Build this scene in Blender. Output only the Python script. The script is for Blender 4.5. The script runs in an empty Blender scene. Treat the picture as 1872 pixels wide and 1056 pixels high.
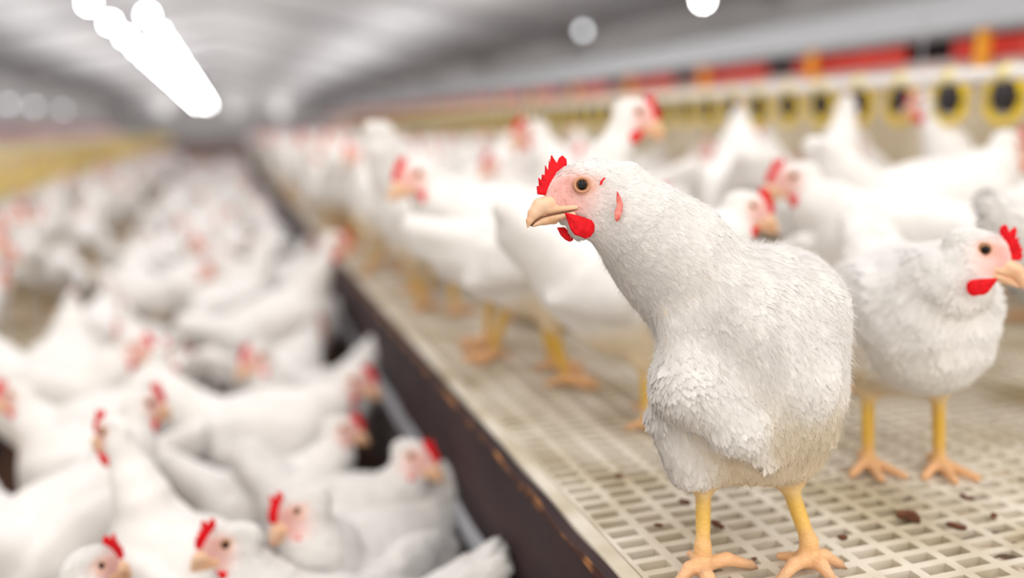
import bpy, math, random
import numpy as np
from mathutils import Vector, Matrix

# ------------------------------------------------------------------ camera, world, light, exposure
SC = bpy.context.scene
COL = SC.collection
CAM_H = 0.45
FPX = 1560.0                                   # focal length in pixels of the 1872 px wide frame
PITCH = math.atan(293 / FPX)
YAW = math.atan(526 / FPX * math.cos(PITCH))
cam_data = bpy.data.cameras.new('camera')
cam_data.sensor_width = 36.0
cam_data.lens = 36.0 * FPX / 1872
cam_data.clip_start = 0.02
cam_data.clip_end = 300
cam = bpy.data.objects.new('camera', cam_data)
COL.objects.link(cam)
cam.location = (0, 0, CAM_H)
cam.rotation_euler = (math.pi / 2 - PITCH, 0, -YAW)
SC.camera = cam
cam_data.dof.use_dof = True
cam_data.dof.focus_distance = 0.835
cam_data.dof.aperture_fstop = 1.05
cam_data.dof.aperture_blades = 0

w = bpy.data.worlds.new('daylight')
SC.world = w
w.use_nodes = True
w.node_tree.nodes['Background'].inputs[0].default_value = (1.0, 0.93, 0.84, 1)
w.node_tree.nodes['Background'].inputs[1].default_value = 1.3

SC.view_settings.view_transform = 'Standard'
SC.view_settings.look = 'None'
SC.view_settings.gamma = 1
SC.view_settings.use_curve_mapping = False
SC.view_settings.exposure = 0.06
SC.cycles.max_bounces = 8
SC.cycles.diffuse_bounces = 5
SC.cycles.transmission_bounces = 4
SC.cycles.caustics_reflective = False
SC.cycles.caustics_refractive = False
SC.cycles.sample_clamp_indirect = 6

def area_light(name, loc, sx, sy, power, color=(1, 1, 1), rot=(0, 0, 0)):
    l = bpy.data.lights.new(name, 'AREA')
    l.shape = 'RECTANGLE'
    l.size = sx
    l.size_y = sy
    l.energy = power
    l.color = color
    o = bpy.data.objects.new(name, l)
    COL.objects.link(o)
    o.location = loc
    o.rotation_euler = rot
    return o

# added unseen fill strips above the aisle and above both slatted decks
COOL = (1.0, 0.98, 0.965)
for k_ in range(3):
    area_light('fill_light', (-0.9 + 1.9 * k_, 2.6, 2.62), 0.4, 12.0, (72, 68, 44)[k_], COOL)
area_light('fill_light', (-0.8, -1.6, 2.2), 2.4, 1.2, 112, COOL, (math.radians(-48), 0, math.radians(0)))  # added unseen front fill that brightens the large hen

def lamp_light(x, y, power, z=2.0):
    l = bpy.data.lights.new('lamp_light', 'POINT')
    l.energy = power
    l.color = COOL
    l.shadow_soft_size = 0.12
    o = bpy.data.objects.new('lamp_light', l)
    COL.objects.link(o)
    o.location = (x, y, z)
    return o
for k_ in range(9):
    lamp_light(-1.38, 13.0 + 7.0 * k_, 70 + 25 * min(k_, 4))
# added unseen strips that wash the ceiling from below
for x_, p_ in ((-4.6, 300), (4.6, 300), (0.9, 230)):
    for k_ in range(3):
        area_light('fill_uplight', (x_, 11.5 + 26 * k_, 1.75), 0.5, 25.0, p_, COOL, (math.pi, 0, 0))

# ------------------------------------------------------------------ geometry of the view, for laying out the place
FWD = np.array([math.sin(YAW) * math.cos(PITCH), math.cos(YAW) * math.cos(PITCH), -math.sin(PITCH)])
RGT = np.array([math.cos(YAW), -math.sin(YAW), 0.0])
UPV = np.cross(RGT, FWD)
EYE = np.array([0, 0, CAM_H])

def ray(x, y):
    return FWD + RGT * (x - 936) / FPX - UPV * (y - 528) / FPX

def at_z(x, y, z):
    r = ray(x, y)
    return EYE + r * (z - CAM_H) / r[2]

def at_d(x, y, d):
    return EYE + ray(x, y) * d

def project(p):
    v = np.asarray(p) - EYE
    d = v @ FWD
    return 936 + FPX * (v @ RGT) / d, 528 - FPX * (v @ UPV) / d, d

# ------------------------------------------------------------------ materials
def new_mat(name):
    m = bpy.data.materials.new(name)
    m.use_nodes = True
    return m, m.node_tree.nodes, m.node_tree.links, m.node_tree.nodes['Principled BSDF']

def plain(name, col, rough=0.6, metal=0.0, spec=0.5):
    m, n, l, b = new_mat(name)
    b.inputs['Base Color'].default_value = (*col, 1)
    b.inputs['Roughness'].default_value = rough
    b.inputs['Metallic'].default_value = metal
    b.inputs['Specular IOR Level'].default_value = spec
    return m

def noisy(name, c1, c2, scale=10, rough=0.7, detail=4, lo=0.35, hi=0.65, bump=0.0, stretch=(1, 1, 1), spec=0.4, c3=None, scale3=3.0, lo3=0.55, hi3=0.65):
    m, n, l, b = new_mat(name)
    tc = n.new('ShaderNodeTexCoord')
    mp = n.new('ShaderNodeMapping')
    mp.inputs['Scale'].default_value = stretch
    l.new(tc.outputs['Object'], mp.inputs['Vector'])
    no = n.new('ShaderNodeTexNoise')
    no.inputs['Scale'].default_value = scale
    no.inputs['Detail'].default_value = detail
    l.new(mp.outputs[0], no.inputs['Vector'])
    cr = n.new('ShaderNodeValToRGB')
    cr.color_ramp.elements[0].position = lo
    cr.color_ramp.elements[1].position = hi
    cr.color_ramp.elements[0].color = (*c1, 1)
    cr.color_ramp.elements[1].color = (*c2, 1)
    l.new(no.outputs['Fac'], cr.inputs['Fac'])
    out = cr.outputs['Color']
    if c3 is not None:
        n3 = n.new('ShaderNodeTexNoise')
        n3.inputs['Scale'].default_value = scale3
        n3.inputs['Detail'].default_value = 5
        l.new(mp.outputs[0], n3.inputs['Vector'])
        r3 = n.new('ShaderNodeMapRange')
        r3.inputs['From Min'].default_value = lo3
        r3.inputs['From Max'].default_value = hi3
        l.new(n3.outputs['Fac'], r3.inputs['Value'])
        mx = n.new('ShaderNodeMixRGB')
        l.new(r3.outputs[0], mx.inputs['Fac'])
        l.new(out, mx.inputs['Color1'])
        mx.inputs['Color2'].default_value = (*c3, 1)
        out = mx.outputs['Color']
    l.new(out, b.inputs['Base Color'])
    b.inputs['Roughness'].default_value = rough
    b.inputs['Specular IOR Level'].default_value = spec
    if bump > 0:
        bm_ = n.new('ShaderNodeBump')
        bm_.inputs['Strength'].default_value = bump
        bm_.inputs['Distance'].default_value = 0.005
        l.new(no.outputs['Fac'], bm_.inputs['Height'])
        l.new(bm_.outputs['Normal'], b.inputs['Normal'])
    return m

def plumage_material(name, translucent=0.0, bump=0.25):
    """white feathers, yellow shanks and pink skin, the colours stored per vertex of the bird"""
    m, n, l, b = new_mat(name)
    at = n.new('ShaderNodeAttribute')
    at.attribute_name = 'tint'
    tc = n.new('ShaderNodeTexCoord')
    no = n.new('ShaderNodeTexNoise')
    no.inputs['Scale'].default_value = 26
    no.inputs['Detail'].default_value = 6
    l.new(tc.outputs['Object'], no.inputs['Vector'])
    mr = n.new('ShaderNodeMapRange')
    mr.inputs['From Min'].default_value = 0.3
    mr.inputs['From Max'].default_value = 0.75
    mr.inputs['To Min'].default_value = 1.02
    mr.inputs['To Max'].default_value = 0.9
    l.new(no.outputs['Fac'], mr.inputs['Value'])
    mu = n.new('ShaderNodeVectorMath')
    mu.operation = 'SCALE'
    l.new(at.outputs['Color'], mu.inputs[0])
    l.new(mr.outputs[0], mu.inputs['Scale'])
    l.new(mu.outputs[0], b.inputs['Base Color'])
    b.inputs['Roughness'].default_value = 0.8
    b.inputs['Specular IOR Level'].default_value = 0.15
    if bump:
        wv = n.new('ShaderNodeTexNoise')
        wv.inputs['Scale'].default_value = 130
        wv.inputs['Detail'].default_value = 3
        l.new(tc.outputs['Object'], wv.inputs['Vector'])
        bp = n.new('ShaderNodeBump')
        bp.inputs['Strength'].default_value = bump
        bp.inputs['Distance'].default_value = 0.004
        l.new(wv.outputs['Fac'], bp.inputs['Height'])
        l.new(bp.outputs['Normal'], b.inputs['Normal'])
    if translucent > 0:
        tr = n.new('ShaderNodeBsdfTranslucent')
        l.new(mu.outputs[0], tr.inputs['Color'])
        mx = n.new('ShaderNodeMixShader')
        mx.inputs[0].default_value = translucent
        l.new(b.outputs[0], mx.inputs[1])
        l.new(tr.outputs[0], mx.inputs[2])
        l.new(mx.outputs[0], n['Material Output'].inputs['Surface'])
    return m

def skin_material(name, col, col2, scale=60, rough=0.45, sss=0.15, bump=0.3):
    m = noisy(name, col, col2, scale=scale, rough=rough, detail=3, bump=bump, spec=0.4)
    b = m.node_tree.nodes['Principled BSDF']
    b.inputs['Subsurface Weight'].default_value = sss
    b.inputs['Specular IOR Level'].default_value = 0.2
    b.inputs['Subsurface Radius'].default_value = (0.01, 0.003, 0.002)
    b.inputs['Subsurface Scale'].default_value = 0.3
    return m

M = {}
M['plumage'] = plumage_material('plumage_white', 0.0, 0.35)
M['feather'] = plumage_material('feather_white', 0.1, 0.0)
M['comb'] = skin_material('comb_red', (0.60, 0.002, 0.008), (0.80, 0.006, 0.014), 150, rough=0.6, sss=0.04)
M['beak'] = noisy('beak_horn', (0.80, 0.47, 0.27), (0.86, 0.60, 0.42), 40, 0.4, bump=0.1)
M['beak_line'] = plain('beak_line', (0.16, 0.06, 0.03), 0.6)
M['eye_ring'] = plain('eyelid_skin', (0.55, 0.27, 0.16), 0.5)
M['iris'] = plain('iris_amber', (0.32, 0.13, 0.04), 0.15)
M['pupil'] = plain('pupil_black', (0.003, 0.003, 0.004), 0.06, spec=0.25)
M['ear'] = skin_material('ear_lobe_skin', (0.62, 0.08, 0.07), (0.86, 0.33, 0.28), 120)
M['claw'] = plain('claw_horn', (0.45, 0.28, 0.16), 0.4)
M['slat'] = noisy('slat_plastic', (0.52, 0.45, 0.33), (0.77, 0.72, 0.63), 7, 0.5, 7, 0.32, 0.58, 0.3, c3=(0.40, 0.31, 0.16), scale3=4, lo3=0.5, hi3=0.72)
M['droppings'] = noisy('dried_droppings', (0.22, 0.16, 0.10), (0.58, 0.50, 0.39), 30, 0.95, 5, 0.34, 0.52, 0.5, c3=(0.10, 0.06, 0.035), scale3=22, lo3=0.56, hi3=0.64)
M['board'] = noisy('stained_board', (0.018, 0.008, 0.012), (0.055, 0.028, 0.03), 14, 0.75, 6, 0.35, 0.7, 0.4, stretch=(1, 0.25, 1), c3=(0.11, 0.045, 0.025), scale3=9, lo3=0.62, hi3=0.75)
M['board_edge'] = noisy('worn_board_edge', (0.06, 0.022, 0.016), (0.45, 0.20, 0.07), 20, 0.85, 6, 0.45, 0.68, 0.5)
M['lower_board'] = noisy('dusty_lower_board', (0.09, 0.07, 0.075), (0.2, 0.17, 0.17), 6, 0.85, 5, 0.3, 0.7, 0.3)
M['galvanised'] = noisy('galvanised_strip', (0.50, 0.52, 0.58), (0.68, 0.70, 0.76), 12, 0.5, 4, 0.3, 0.7)
M['litter'] = noisy('dark_litter', (0.035, 0.015, 0.012), (0.13, 0.06, 0.03), 30, 0.98, 8, 0.35, 0.7, 0.8)
M['ceiling'] = noisy('ceiling_sheet', (0.50, 0.485, 0.48), (0.62, 0.62, 0.64), 0.3, 0.7, 3, 0.35, 0.65)
M['wall'] = noisy('wall_panel', (0.62, 0.61, 0.60), (0.75, 0.74, 0.74), 0.5, 0.8, 3, 0.3, 0.7)
M['beam'] = plain('grey_beam', (0.38, 0.37, 0.37), 0.7)
M['pipe'] = plain('white_pipe', (0.82, 0.80, 0.80), 0.4)
M['yellow'] = plain('yellow_plastic', (0.84, 0.60, 0.02), 0.4)
M['pan_yellow'] = plain('faded_yellow_plastic', (0.85, 0.68, 0.27), 0.5)
M['pale_yellow'] = plain('pale_yellow_clip', (0.86, 0.74, 0.30), 0.45)
M['orange'] = plain('orange_post', (0.90, 0.40, 0.03), 0.5)
M['red'] = noisy('red_flap', (0.68, 0.04, 0.03), (0.82, 0.08, 0.06), 5, 0.55)
M['black'] = plain('black_rubber', (0.02, 0.015, 0.02), 0.6)
M['nest_grey'] = noisy('nest_grey_sheet', (0.27, 0.28, 0.30), (0.38, 0.39, 0.41), 1.2, 0.6, 3, 0.3, 0.7)
M['nest_cream'] = noisy('nest_cream_panel', (0.50, 0.42, 0.28), (0.66, 0.58, 0.45), 6, 0.7, 4)
M['nest_pink'] = plain('nest_front_board', (0.70, 0.57, 0.55), 0.7)
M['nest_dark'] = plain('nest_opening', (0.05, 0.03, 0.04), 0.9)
m, n_, l_, b_ = new_mat('lamp_glow')
b_.inputs['Emission Color'].default_value = (1, 0.99, 0.98, 1)
b_.inputs['Emission Strength'].default_value = 45
M['lamp'] = m
m, n_, l_, b_ = new_mat('lamp_glow_dim')
b_.inputs['Emission Color'].default_value = (0.95, 0.98, 1, 1)
b_.inputs['Emission Strength'].default_value = 4.5
M['lamp_dim'] = m

# ------------------------------------------------------------------ object helpers
def tag(o, label=None, cat=None, group=None, kind=None):
    if label: o['label'] = label
    if cat: o['category'] = cat
    if group: o['group'] = group
    if kind: o['kind'] = kind
    return o

def empty(name, loc=(0, 0, 0), rz=0.0):
    o = bpy.data.objects.new(name, None)
    o.empty_display_size = 0.05
    COL.objects.link(o)
    o.location = loc
    o.rotation_euler = (0, 0, rz)
    return o

def link(name, me, parent=None):
    o = bpy.data.objects.new(name, me)
    COL.objects.link(o)
    if parent: o.parent = parent
    return o

def copy_tree(o, parent=None):
    c = o.copy()
    COL.objects.link(c)
    c.parent = parent
    for ch in o.children:
        copy_tree(ch, c)
    return c

def mesh_np(name, verts, faces, mats, tint=None, smooth=True, midx=None):
    """verts (n,3); faces (m,4) or (m,3) array"""
    verts = np.asarray(verts, dtype=np.float32)
    faces = np.asarray(faces, dtype=np.int32)
    me = bpy.data.meshes.new(name)
    k = faces.shape[1]
    me.vertices.add(len(verts))
    me.vertices.foreach_set('co', verts.ravel())
    me.loops.add(faces.size)
    me.loops.foreach_set('vertex_index', faces.ravel())
    me.polygons.add(len(faces))
    me.polygons.foreach_set('loop_start', np.arange(0, faces.size, k, dtype=np.int32))
    me.polygons.foreach_set('loop_total', np.full(len(faces), k, dtype=np.int32))
    me.polygons.foreach_set('use_smooth', np.full(len(faces), smooth, dtype=bool))
    for mt in mats: me.materials.append(mt)
    if midx is not None:
        me.polygons.foreach_set('material_index', np.asarray(midx, dtype=np.int32))
    me.update(calc_edges=True)
    if tint is not None:
        a = me.color_attributes.new('tint', 'FLOAT_COLOR', 'POINT')
        c = np.ones((len(verts), 4), dtype=np.float32)
        c[:, :3] = tint
        a.data.foreach_set('color', c.ravel())
    return me

class MB:
    """collects boxes, tubes and lathed shapes; build() links them as ONE mesh object"""
    def __init__(self):
        self.v = []; self.f = []; self.mi = []
    def add(self, v, f, mi=0):
        o = len(self.v)
        self.v += [tuple(p) for p in v]
        self.f += [tuple(i + o for i in q) for q in f]
        self.mi += [mi] * len(f)
    def box(self, x0, x1, y0, y1, z0, z1, mi=0):
        v = [(x, y, z) for x in (x0, x1) for y in (y0, y1) for z in (z0, z1)]
        self.add(v, [(0, 1, 3, 2), (4, 6, 7, 5), (0, 4, 5, 1), (2, 3, 7, 6), (0, 2, 6, 4), (1, 5, 7, 3)], mi)
    def tube(self, pts, rad, seg=12, mi=0):
        pts = [Vector(p) for p in pts]
        rads = rad if isinstance(rad, (list, tuple)) else [rad] * len(pts)
        v = []
        for i, p in enumerate(pts):
            d = (pts[min(i + 1, len(pts) - 1)] - pts[max(i - 1, 0)]).normalized()
            a = d.cross(Vector((0, 0, 1)))
            if a.length < 1e-3: a = d.cross(Vector((1, 0, 0)))
            a.normalize(); b = d.cross(a)
            for k in range(seg):
                t = 2 * math.pi * k / seg
                v.append(p + (a * math.cos(t) + b * math.sin(t)) * rads[i])
        f = []
        for i in range(len(pts) - 1):
            for k in range(seg):
                k2 = (k + 1) % seg
                f.append((i * seg + k, i * seg + k2, (i + 1) * seg + k2, (i + 1) * seg + k))
        f.append(tuple(range(seg))[::-1])
        f.append(tuple((len(pts) - 1) * seg + k for k in range(seg)))
        self.add(v, f, mi)
    def lathe(self, prof, c=(0, 0, 0), seg=20, mi=0):
        v = []
        for r, z in prof:
            for k in range(seg):
                t = 2 * math.pi * k / seg
                v.append((c[0] + r * math.cos(t), c[1] + r * math.sin(t), c[2] + z))
        f = []
        for i in range(len(prof) - 1):
            for k in range(seg):
                k2 = (k + 1) % seg
                f.append((i * seg + k, i * seg + k2, (i + 1) * seg + k2, (i + 1) * seg + k))
        self.add(v, f, mi)
    def mesh(self, name, mats, smooth=False):
        me = bpy.data.meshes.new(name)
        me.from_pydata([tuple(p) for p in self.v], [], self.f)
        for m_ in (mats if isinstance(mats, (list, tuple)) else [mats]): me.materials.append(m_)
        me.polygons.foreach_set('material_index', self.mi)
        me.polygons.foreach_set('use_smooth', [smooth] * len(self.f))
        me.update()
        return me
    def build(self, name, mats, parent=None, smooth=False):
        return link(name, self.mesh(name, mats, smooth), parent)

# ------------------------------------------------------------------ implicit surfaces -> one continuous mesh
def surface_nets(f, lo, h):
    nx, ny, nz = f.shape
    s = f < 0
    cnt = np.zeros((nx - 1, ny - 1, nz - 1), dtype=np.float32)
    acc = np.zeros((nx - 1, ny - 1, nz - 1, 3), dtype=np.float32)
    crosses = []
    for ax in range(3):
        a = [slice(None)] * 3; b = [slice(None)] * 3
        a[ax] = slice(0, -1); b[ax] = slice(1, None)
        fa, fb = f[tuple(a)], f[tuple(b)]
        c = s[tuple(a)] != s[tuple(b)]
        crosses.append(c)
        t = np.where(c, fa / np.where(c, fa - fb, 1), 0).astype(np.float32)
        o1, o2 = [i for i in range(3) if i != ax]
        for d1 in (0, 1):
            for d2 in (0, 1):
                sl = [slice(None)] * 3
                sl[o1] = slice(d1, f.shape[o1] - 1 + d1)
                sl[o2] = slice(d2, f.shape[o2] - 1 + d2)
                cc = c[tuple(sl)]; tt = t[tuple(sl)]
                cnt += cc
                acc[..., ax] += tt * cc
                acc[..., o1] += d1 * cc
                acc[..., o2] += d2 * cc
    act = cnt > 0
    idx = -np.ones(act.shape, dtype=np.int64)
    ii = np.argwhere(act)
    idx[act] = np.arange(len(ii))
    v = (ii + acc[act] / cnt[act][:, None]) * h + lo
    faces = []
    for ax in range(3):
        c = crosses[ax]
        o1, o2 = (ax + 1) % 3, (ax + 2) % 3
        e = np.argwhere(c)
        e = e[(e[:, o1] > 0) & (e[:, o2] > 0) & (e[:, o1] < f.shape[o1] - 1) & (e[:, o2] < f.shape[o2] - 1)]
        q = []
        for d1, d2 in ((1, 1), (0, 1), (0, 0), (1, 0)):
            p = e.copy(); p[:, o1] -= d1; p[:, o2] -= d2
            q.append(idx[p[:, 0], p[:, 1], p[:, 2]])
        q = np.stack(q, 1)
        inside = s[e[:, 0], e[:, 1], e[:, 2]]
        q[~inside] = q[~inside][:, ::-1]
        faces.append(q)
    return v, np.concatenate(faces)

def rot_axes(x, up=(0, 0, 1)):
    """3x3 whose columns are the axes of a frame with +X along x"""
    x = np.asarray(x, float); x = x / np.linalg.norm(x)
    y = np.cross(up, x); y = y / np.linalg.norm(y)
    return np.stack([x, y, np.cross(x, y)], 1)

class Body:
    """smooth union of ellipsoids and tapered limbs, each with a colour and a feather direction"""
    def __init__(self):
        self.p = []
    def ell(self, c, r, R=None, k=0.02, tag='feather', flow=(-1, 0, -0.3), flen=0.03):
        self.p.append(dict(t='e', c=np.asarray(c, float), r=np.asarray(r, float), R=np.eye(3) if R is None else np.asarray(R), k=k, tag=tag, flow=np.asarray(flow, float), flen=flen))
        return self
    def cone(self, a, b, ra, rb, k=0.02, tag='feather', flow=None, flen=0.02, flat=None):
        a = np.asarray(a, float); b = np.asarray(b, float)
        self.p.append(dict(t='c', a=a, b=b, ra=ra, rb=rb, k=k, tag=tag, flow=(b - a) if flow is None else np.asarray(flow, float), flen=flen))
        return self
    def dist(self, q, P):
        if q['t'] == 'e':
            L = (P - q['c']) @ q['R']
            k0 = np.sqrt(((L / q['r']) ** 2).sum(-1)) + 1e-9
            k1 = np.sqrt(((L / q['r'] ** 2) ** 2).sum(-1)) + 1e-9
            return k0 * (k0 - 1) / k1
        ab = q['b'] - q['a']
        t = np.clip(((P - q['a']) @ ab) / (ab @ ab), 0, 1)
        return np.sqrt(((P - (q['a'] + t[..., None] * ab)) ** 2).sum(-1)) - (q['ra'] + (q['rb'] - q['ra']) * t)
    def field(self, P):
        f = None
        for q in self.p:
            d = self.dist(q, P).astype(np.float32)
            if f is None: f = d; continue
            k = q['k']
            hh = np.clip(0.5 + 0.5 * (d - f) / k, 0, 1)
            f = d * (1 - hh) + f * hh - k * hh * (1 - hh)
        return f
    def bounds(self, pad):
        lo = []; hi = []
        for q in self.p:
            if q['t'] == 'e':
                e = np.sqrt(((q['R'] * q['r']) ** 2).sum(1)); lo.append(q['c'] - e); hi.append(q['c'] + e)
            else:
                m_ = max(q['ra'], q['rb'])
                lo += [q['a'] - m_, q['b'] - m_]; hi += [q['a'] + m_, q['b'] + m_]
        return np.min(lo, 0) - pad, np.max(hi, 0) + pad
    def polygonise(self, h, noise=0.0, seed=1, freq=1.0):
        lo, hi = self.bounds(0.02 if h < 0.01 else 0.03)
        n = np.ceil((hi - lo) / h).astype(int) + 1
        out = np.empty(n, dtype=np.float32)
        ys = lo[1] + np.arange(n[1]) * h; zs = lo[2] + np.arange(n[2]) * h
        for i0 in range(0, n[0], 24):
            xs = lo[0] + np.arange(i0, min(n[0], i0 + 24)) * h
            G = np.stack(np.meshgrid(xs, ys, zs, indexing='ij'), -1)
            fd = self.field(G)
            if noise > 0:
                rs = np.random.RandomState(seed)
                nn = 0
                for o in range(5):
                    w_ = rs.normal(size=3) * (26 + 13 * o) * freq; ph = rs.uniform(0, 6.28)
                    nn = nn + np.sin(G @ w_ + ph) / (1 + 0.4 * o)
                near = np.clip((G[..., 2] - 0.14) / 0.05, 0, 1)
                fd = fd + noise * nn * near
            out[i0:i0 + len(xs)] = fd
        return surface_nets(out, lo, h)
    def weights(self, P, soft=0.006):
        D = np.stack([self.dist(q, P) for q in self.p], 1)
        W = np.exp(-(D - D.min(1, keepdims=True)) / soft)
        return W / W.sum(1, keepdims=True)

TINTS = dict(stain_shade=(0.77, 0.68, 0.54), feather=(0.83, 0.815, 0.80), leg=(0.78, 0.49, 0.09), toe=(0.85, 0.50, 0.27), hock=(0.72, 0.50, 0.16),  # first tint: belly dirt plus the belly's shade painted in tan
             downy_shade=(0.77, 0.66, 0.49), claw=(0.42, 0.27, 0.18))  # down feathers carry the warm tan shade of the underside in their colour

def body_tint(B, V, headM=None, face=1.0):
    W = B.weights(V)
    T = np.array([TINTS[q['tag']] for q in B.p])
    col = W @ T
    if headM is not None:                       # bare pink skin of the face
        L = (V - headM[1]) @ headM[0]
        x, y, z = L[:, 0], np.abs(L[:, 1]), L[:, 2]
        d = np.sqrt(((x - 0.013) / 0.030) ** 2 + ((z + 0.009) / 0.024) ** 2)
        wgt = np.clip((1.2 - d) / 0.55, 0, 1) * np.clip((0.055 - np.linalg.norm(L, axis=1)) / 0.01, 0, 1)
        wgt = (wgt * np.clip((y - 0.001) / 0.006, 0.35, 1) * face)[:, None]
        wgt = wgt * (0.45 + 0.55 * np.clip((x + 0.012) / 0.030, 0, 1))[:, None]
        pink = np.array([0.84, 0.46, 0.42])
        col = col * (1 - wgt) + pink * wgt
        d2 = np.sqrt(((x - 0.002) / 0.013) ** 2 + ((z - 0.0) / 0.010) ** 2)   # warmer ring round the eye
        w2 = (np.clip((1.2 - d2) / 0.5, 0, 1) * face * 0.6 * (np.linalg.norm(L, axis=1) < 0.05))[:, None]
        col = col * (1 - w2) + np.array([0.85, 0.45, 0.32]) * w2
    return col

# ------------------------------------------------------------------ the head: comb, beak, wattles, eyes in a frame with its origin between the eyes
PX = 1.0 / 7753.0                                  # metres per pixel of the enlarged head study
def hp2(x, y):
    return np.array([-(x - 680) * PX, -(y - 390) * PX])

def poly_sdf(poly, P):
    d = np.full(P.shape[:-1], 1e9); s = np.ones(P.shape[:-1])
    n = len(poly)
    for i in range(n):
        a = poly[i]; b = poly[i - 1]
        e = b - a; w_ = P - a
        t = np.clip((w_ @ e) / (e @ e), 0, 1)
        q = w_ - t[..., None] * e
        d = np.minimum(d, (q ** 2).sum(-1))
        c1 = P[..., 1] >= a[1]; c2 = P[..., 1] < b[1]
        c3 = e[0] * w_[..., 1] > e[1] * w_[..., 0]
        flip = (c1 & c2 & c3) | (~c1 & ~c2 & ~c3)
        s = np.where(flip, -s, s)
    return s * np.sqrt(d)

def blade(name, pts, thick, rnd, h, mat, bend=0.0, y0=0.0, lean=0.0, bulge=0.0):
    """thin fleshy flap: an outline in the XZ plane given thickness and rounded"""
    poly = np.array([hp2(*p) for p in pts])
    lo = np.array([poly[:, 0].min(), -thick - 0.004, poly[:, 1].min()]) - 0.004
    hi = np.array([poly[:, 0].max(), thick + 0.004, poly[:, 1].max()]) + 0.004
    n = np.ceil((hi - lo) / h).astype(int) + 1
    G = np.stack(np.meshgrid(*[lo[i] + np.arange(n[i]) * h for i in range(3)], indexing='ij'), -1)
    d2 = poly_sdf(poly, G[:, 0, :, ][..., [0, 2]])[:, None, :]
    inner = np.clip(-d2 / 0.006, 0, 1)
    dy = np.abs(G[..., 1]) - thick * (0.45 + 0.55 * np.sqrt(inner)) - bulge * inner
    d2 = d2 + 0 * dy
    f = np.minimum(np.maximum(d2 + rnd, dy + rnd), 0) + np.sqrt(np.maximum(d2 + rnd, 0) ** 2 + np.maximum(dy + rnd, 0) ** 2) - rnd
    V, F = surface_nets(f.astype(np.float32), lo, h)
    z0 = poly[:, 1].min()
    V[:, 1] += y0 + bend * np.sin((V[:, 0] - poly[:, 0].mean()) * 160) + lean * (V[:, 2] - z0)
    return mesh_np(name, V, F, [mat])

COMB = [(330, 440), (327, 372), (345, 380), (343, 308), (366, 335), (372, 286), (394, 296), (402, 212), (424, 262), (438, 160), (441, 205), (456, 133), (478, 168), (500, 200), (520, 160), (548, 140), (578, 172), (580, 212), (558, 250), (545, 290), (520, 300), (490, 330), (470, 370), (450, 420), (400, 450)]
W_NEAR = [(555, 590), (600, 600), (690, 625), (770, 655), (795, 690), (785, 745), (755, 785), (712, 797), (665, 775), (628, 765), (598, 725), (583, 675)]
W_FAR = [(495, 690), (560, 690), (610, 740), (634, 775), (622, 800), (596, 808), (562, 792), (525, 755)]
FOLD = [(793, 402), (803, 370), (830, 342), (852, 347), (826, 366), (812, 398)]
EAR = [(930, 455), (955, 500), (975, 560), (968, 610), (945, 665), (920, 692), (902, 665), (905, 610), (925, 570), (922, 520)]

def beak_meshes(h):
    # upper mandible: hooked, from the forehead to the tip; lower mandible below the gape
    B = Body()
    def P(x, y, yy=0.0):
        q = hp2(x, y); return (q[0], yy, q[1])
    B.cone(P(440, 510), P(355, 535), 0.0092, 0.0082, 0.004)
    B.cone(P(355, 535), P(300, 585), 0.0080, 0.0058, 0.005)
    B.cone(P(300, 585), P(262, 640), 0.0056, 0.0032, 0.004)
    B.cone(P(262, 640), P(243, 692), 0.0032, 0.0007, 0.003)
    for s in (-1, 1):
        B.cone(P(420, 560, s * 0.004), P(600, 555, s * 0.0125), 0.0045, 0.0028, 0.004)
        B.cone(P(420, 505, s * 0.005), P(375, 515, s * 0.0055), 0.0055, 0.0045, 0.003)
    L = Body()
    L.cone(P(455, 625), P(380, 628), 0.0052, 0.0048, 0.003)
    L.cone(P(380, 628), P(290, 665), 0.0046, 0.0022, 0.003)
    for s in (-1, 1):
        L.cone(P(430, 615, s * 0.003), P(580, 600, s * 0.0115), 0.0042, 0.003, 0.003)
    V1, F1 = B.polygonise(h)
    V2, F2 = L.polygonise(h)
    V2[:, 2] -= 0.0008
    return mesh_np('beak_upper', V1, F1, [M['beak']]), mesh_np('beak_lower', V2, F2, [M['beak']])

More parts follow.
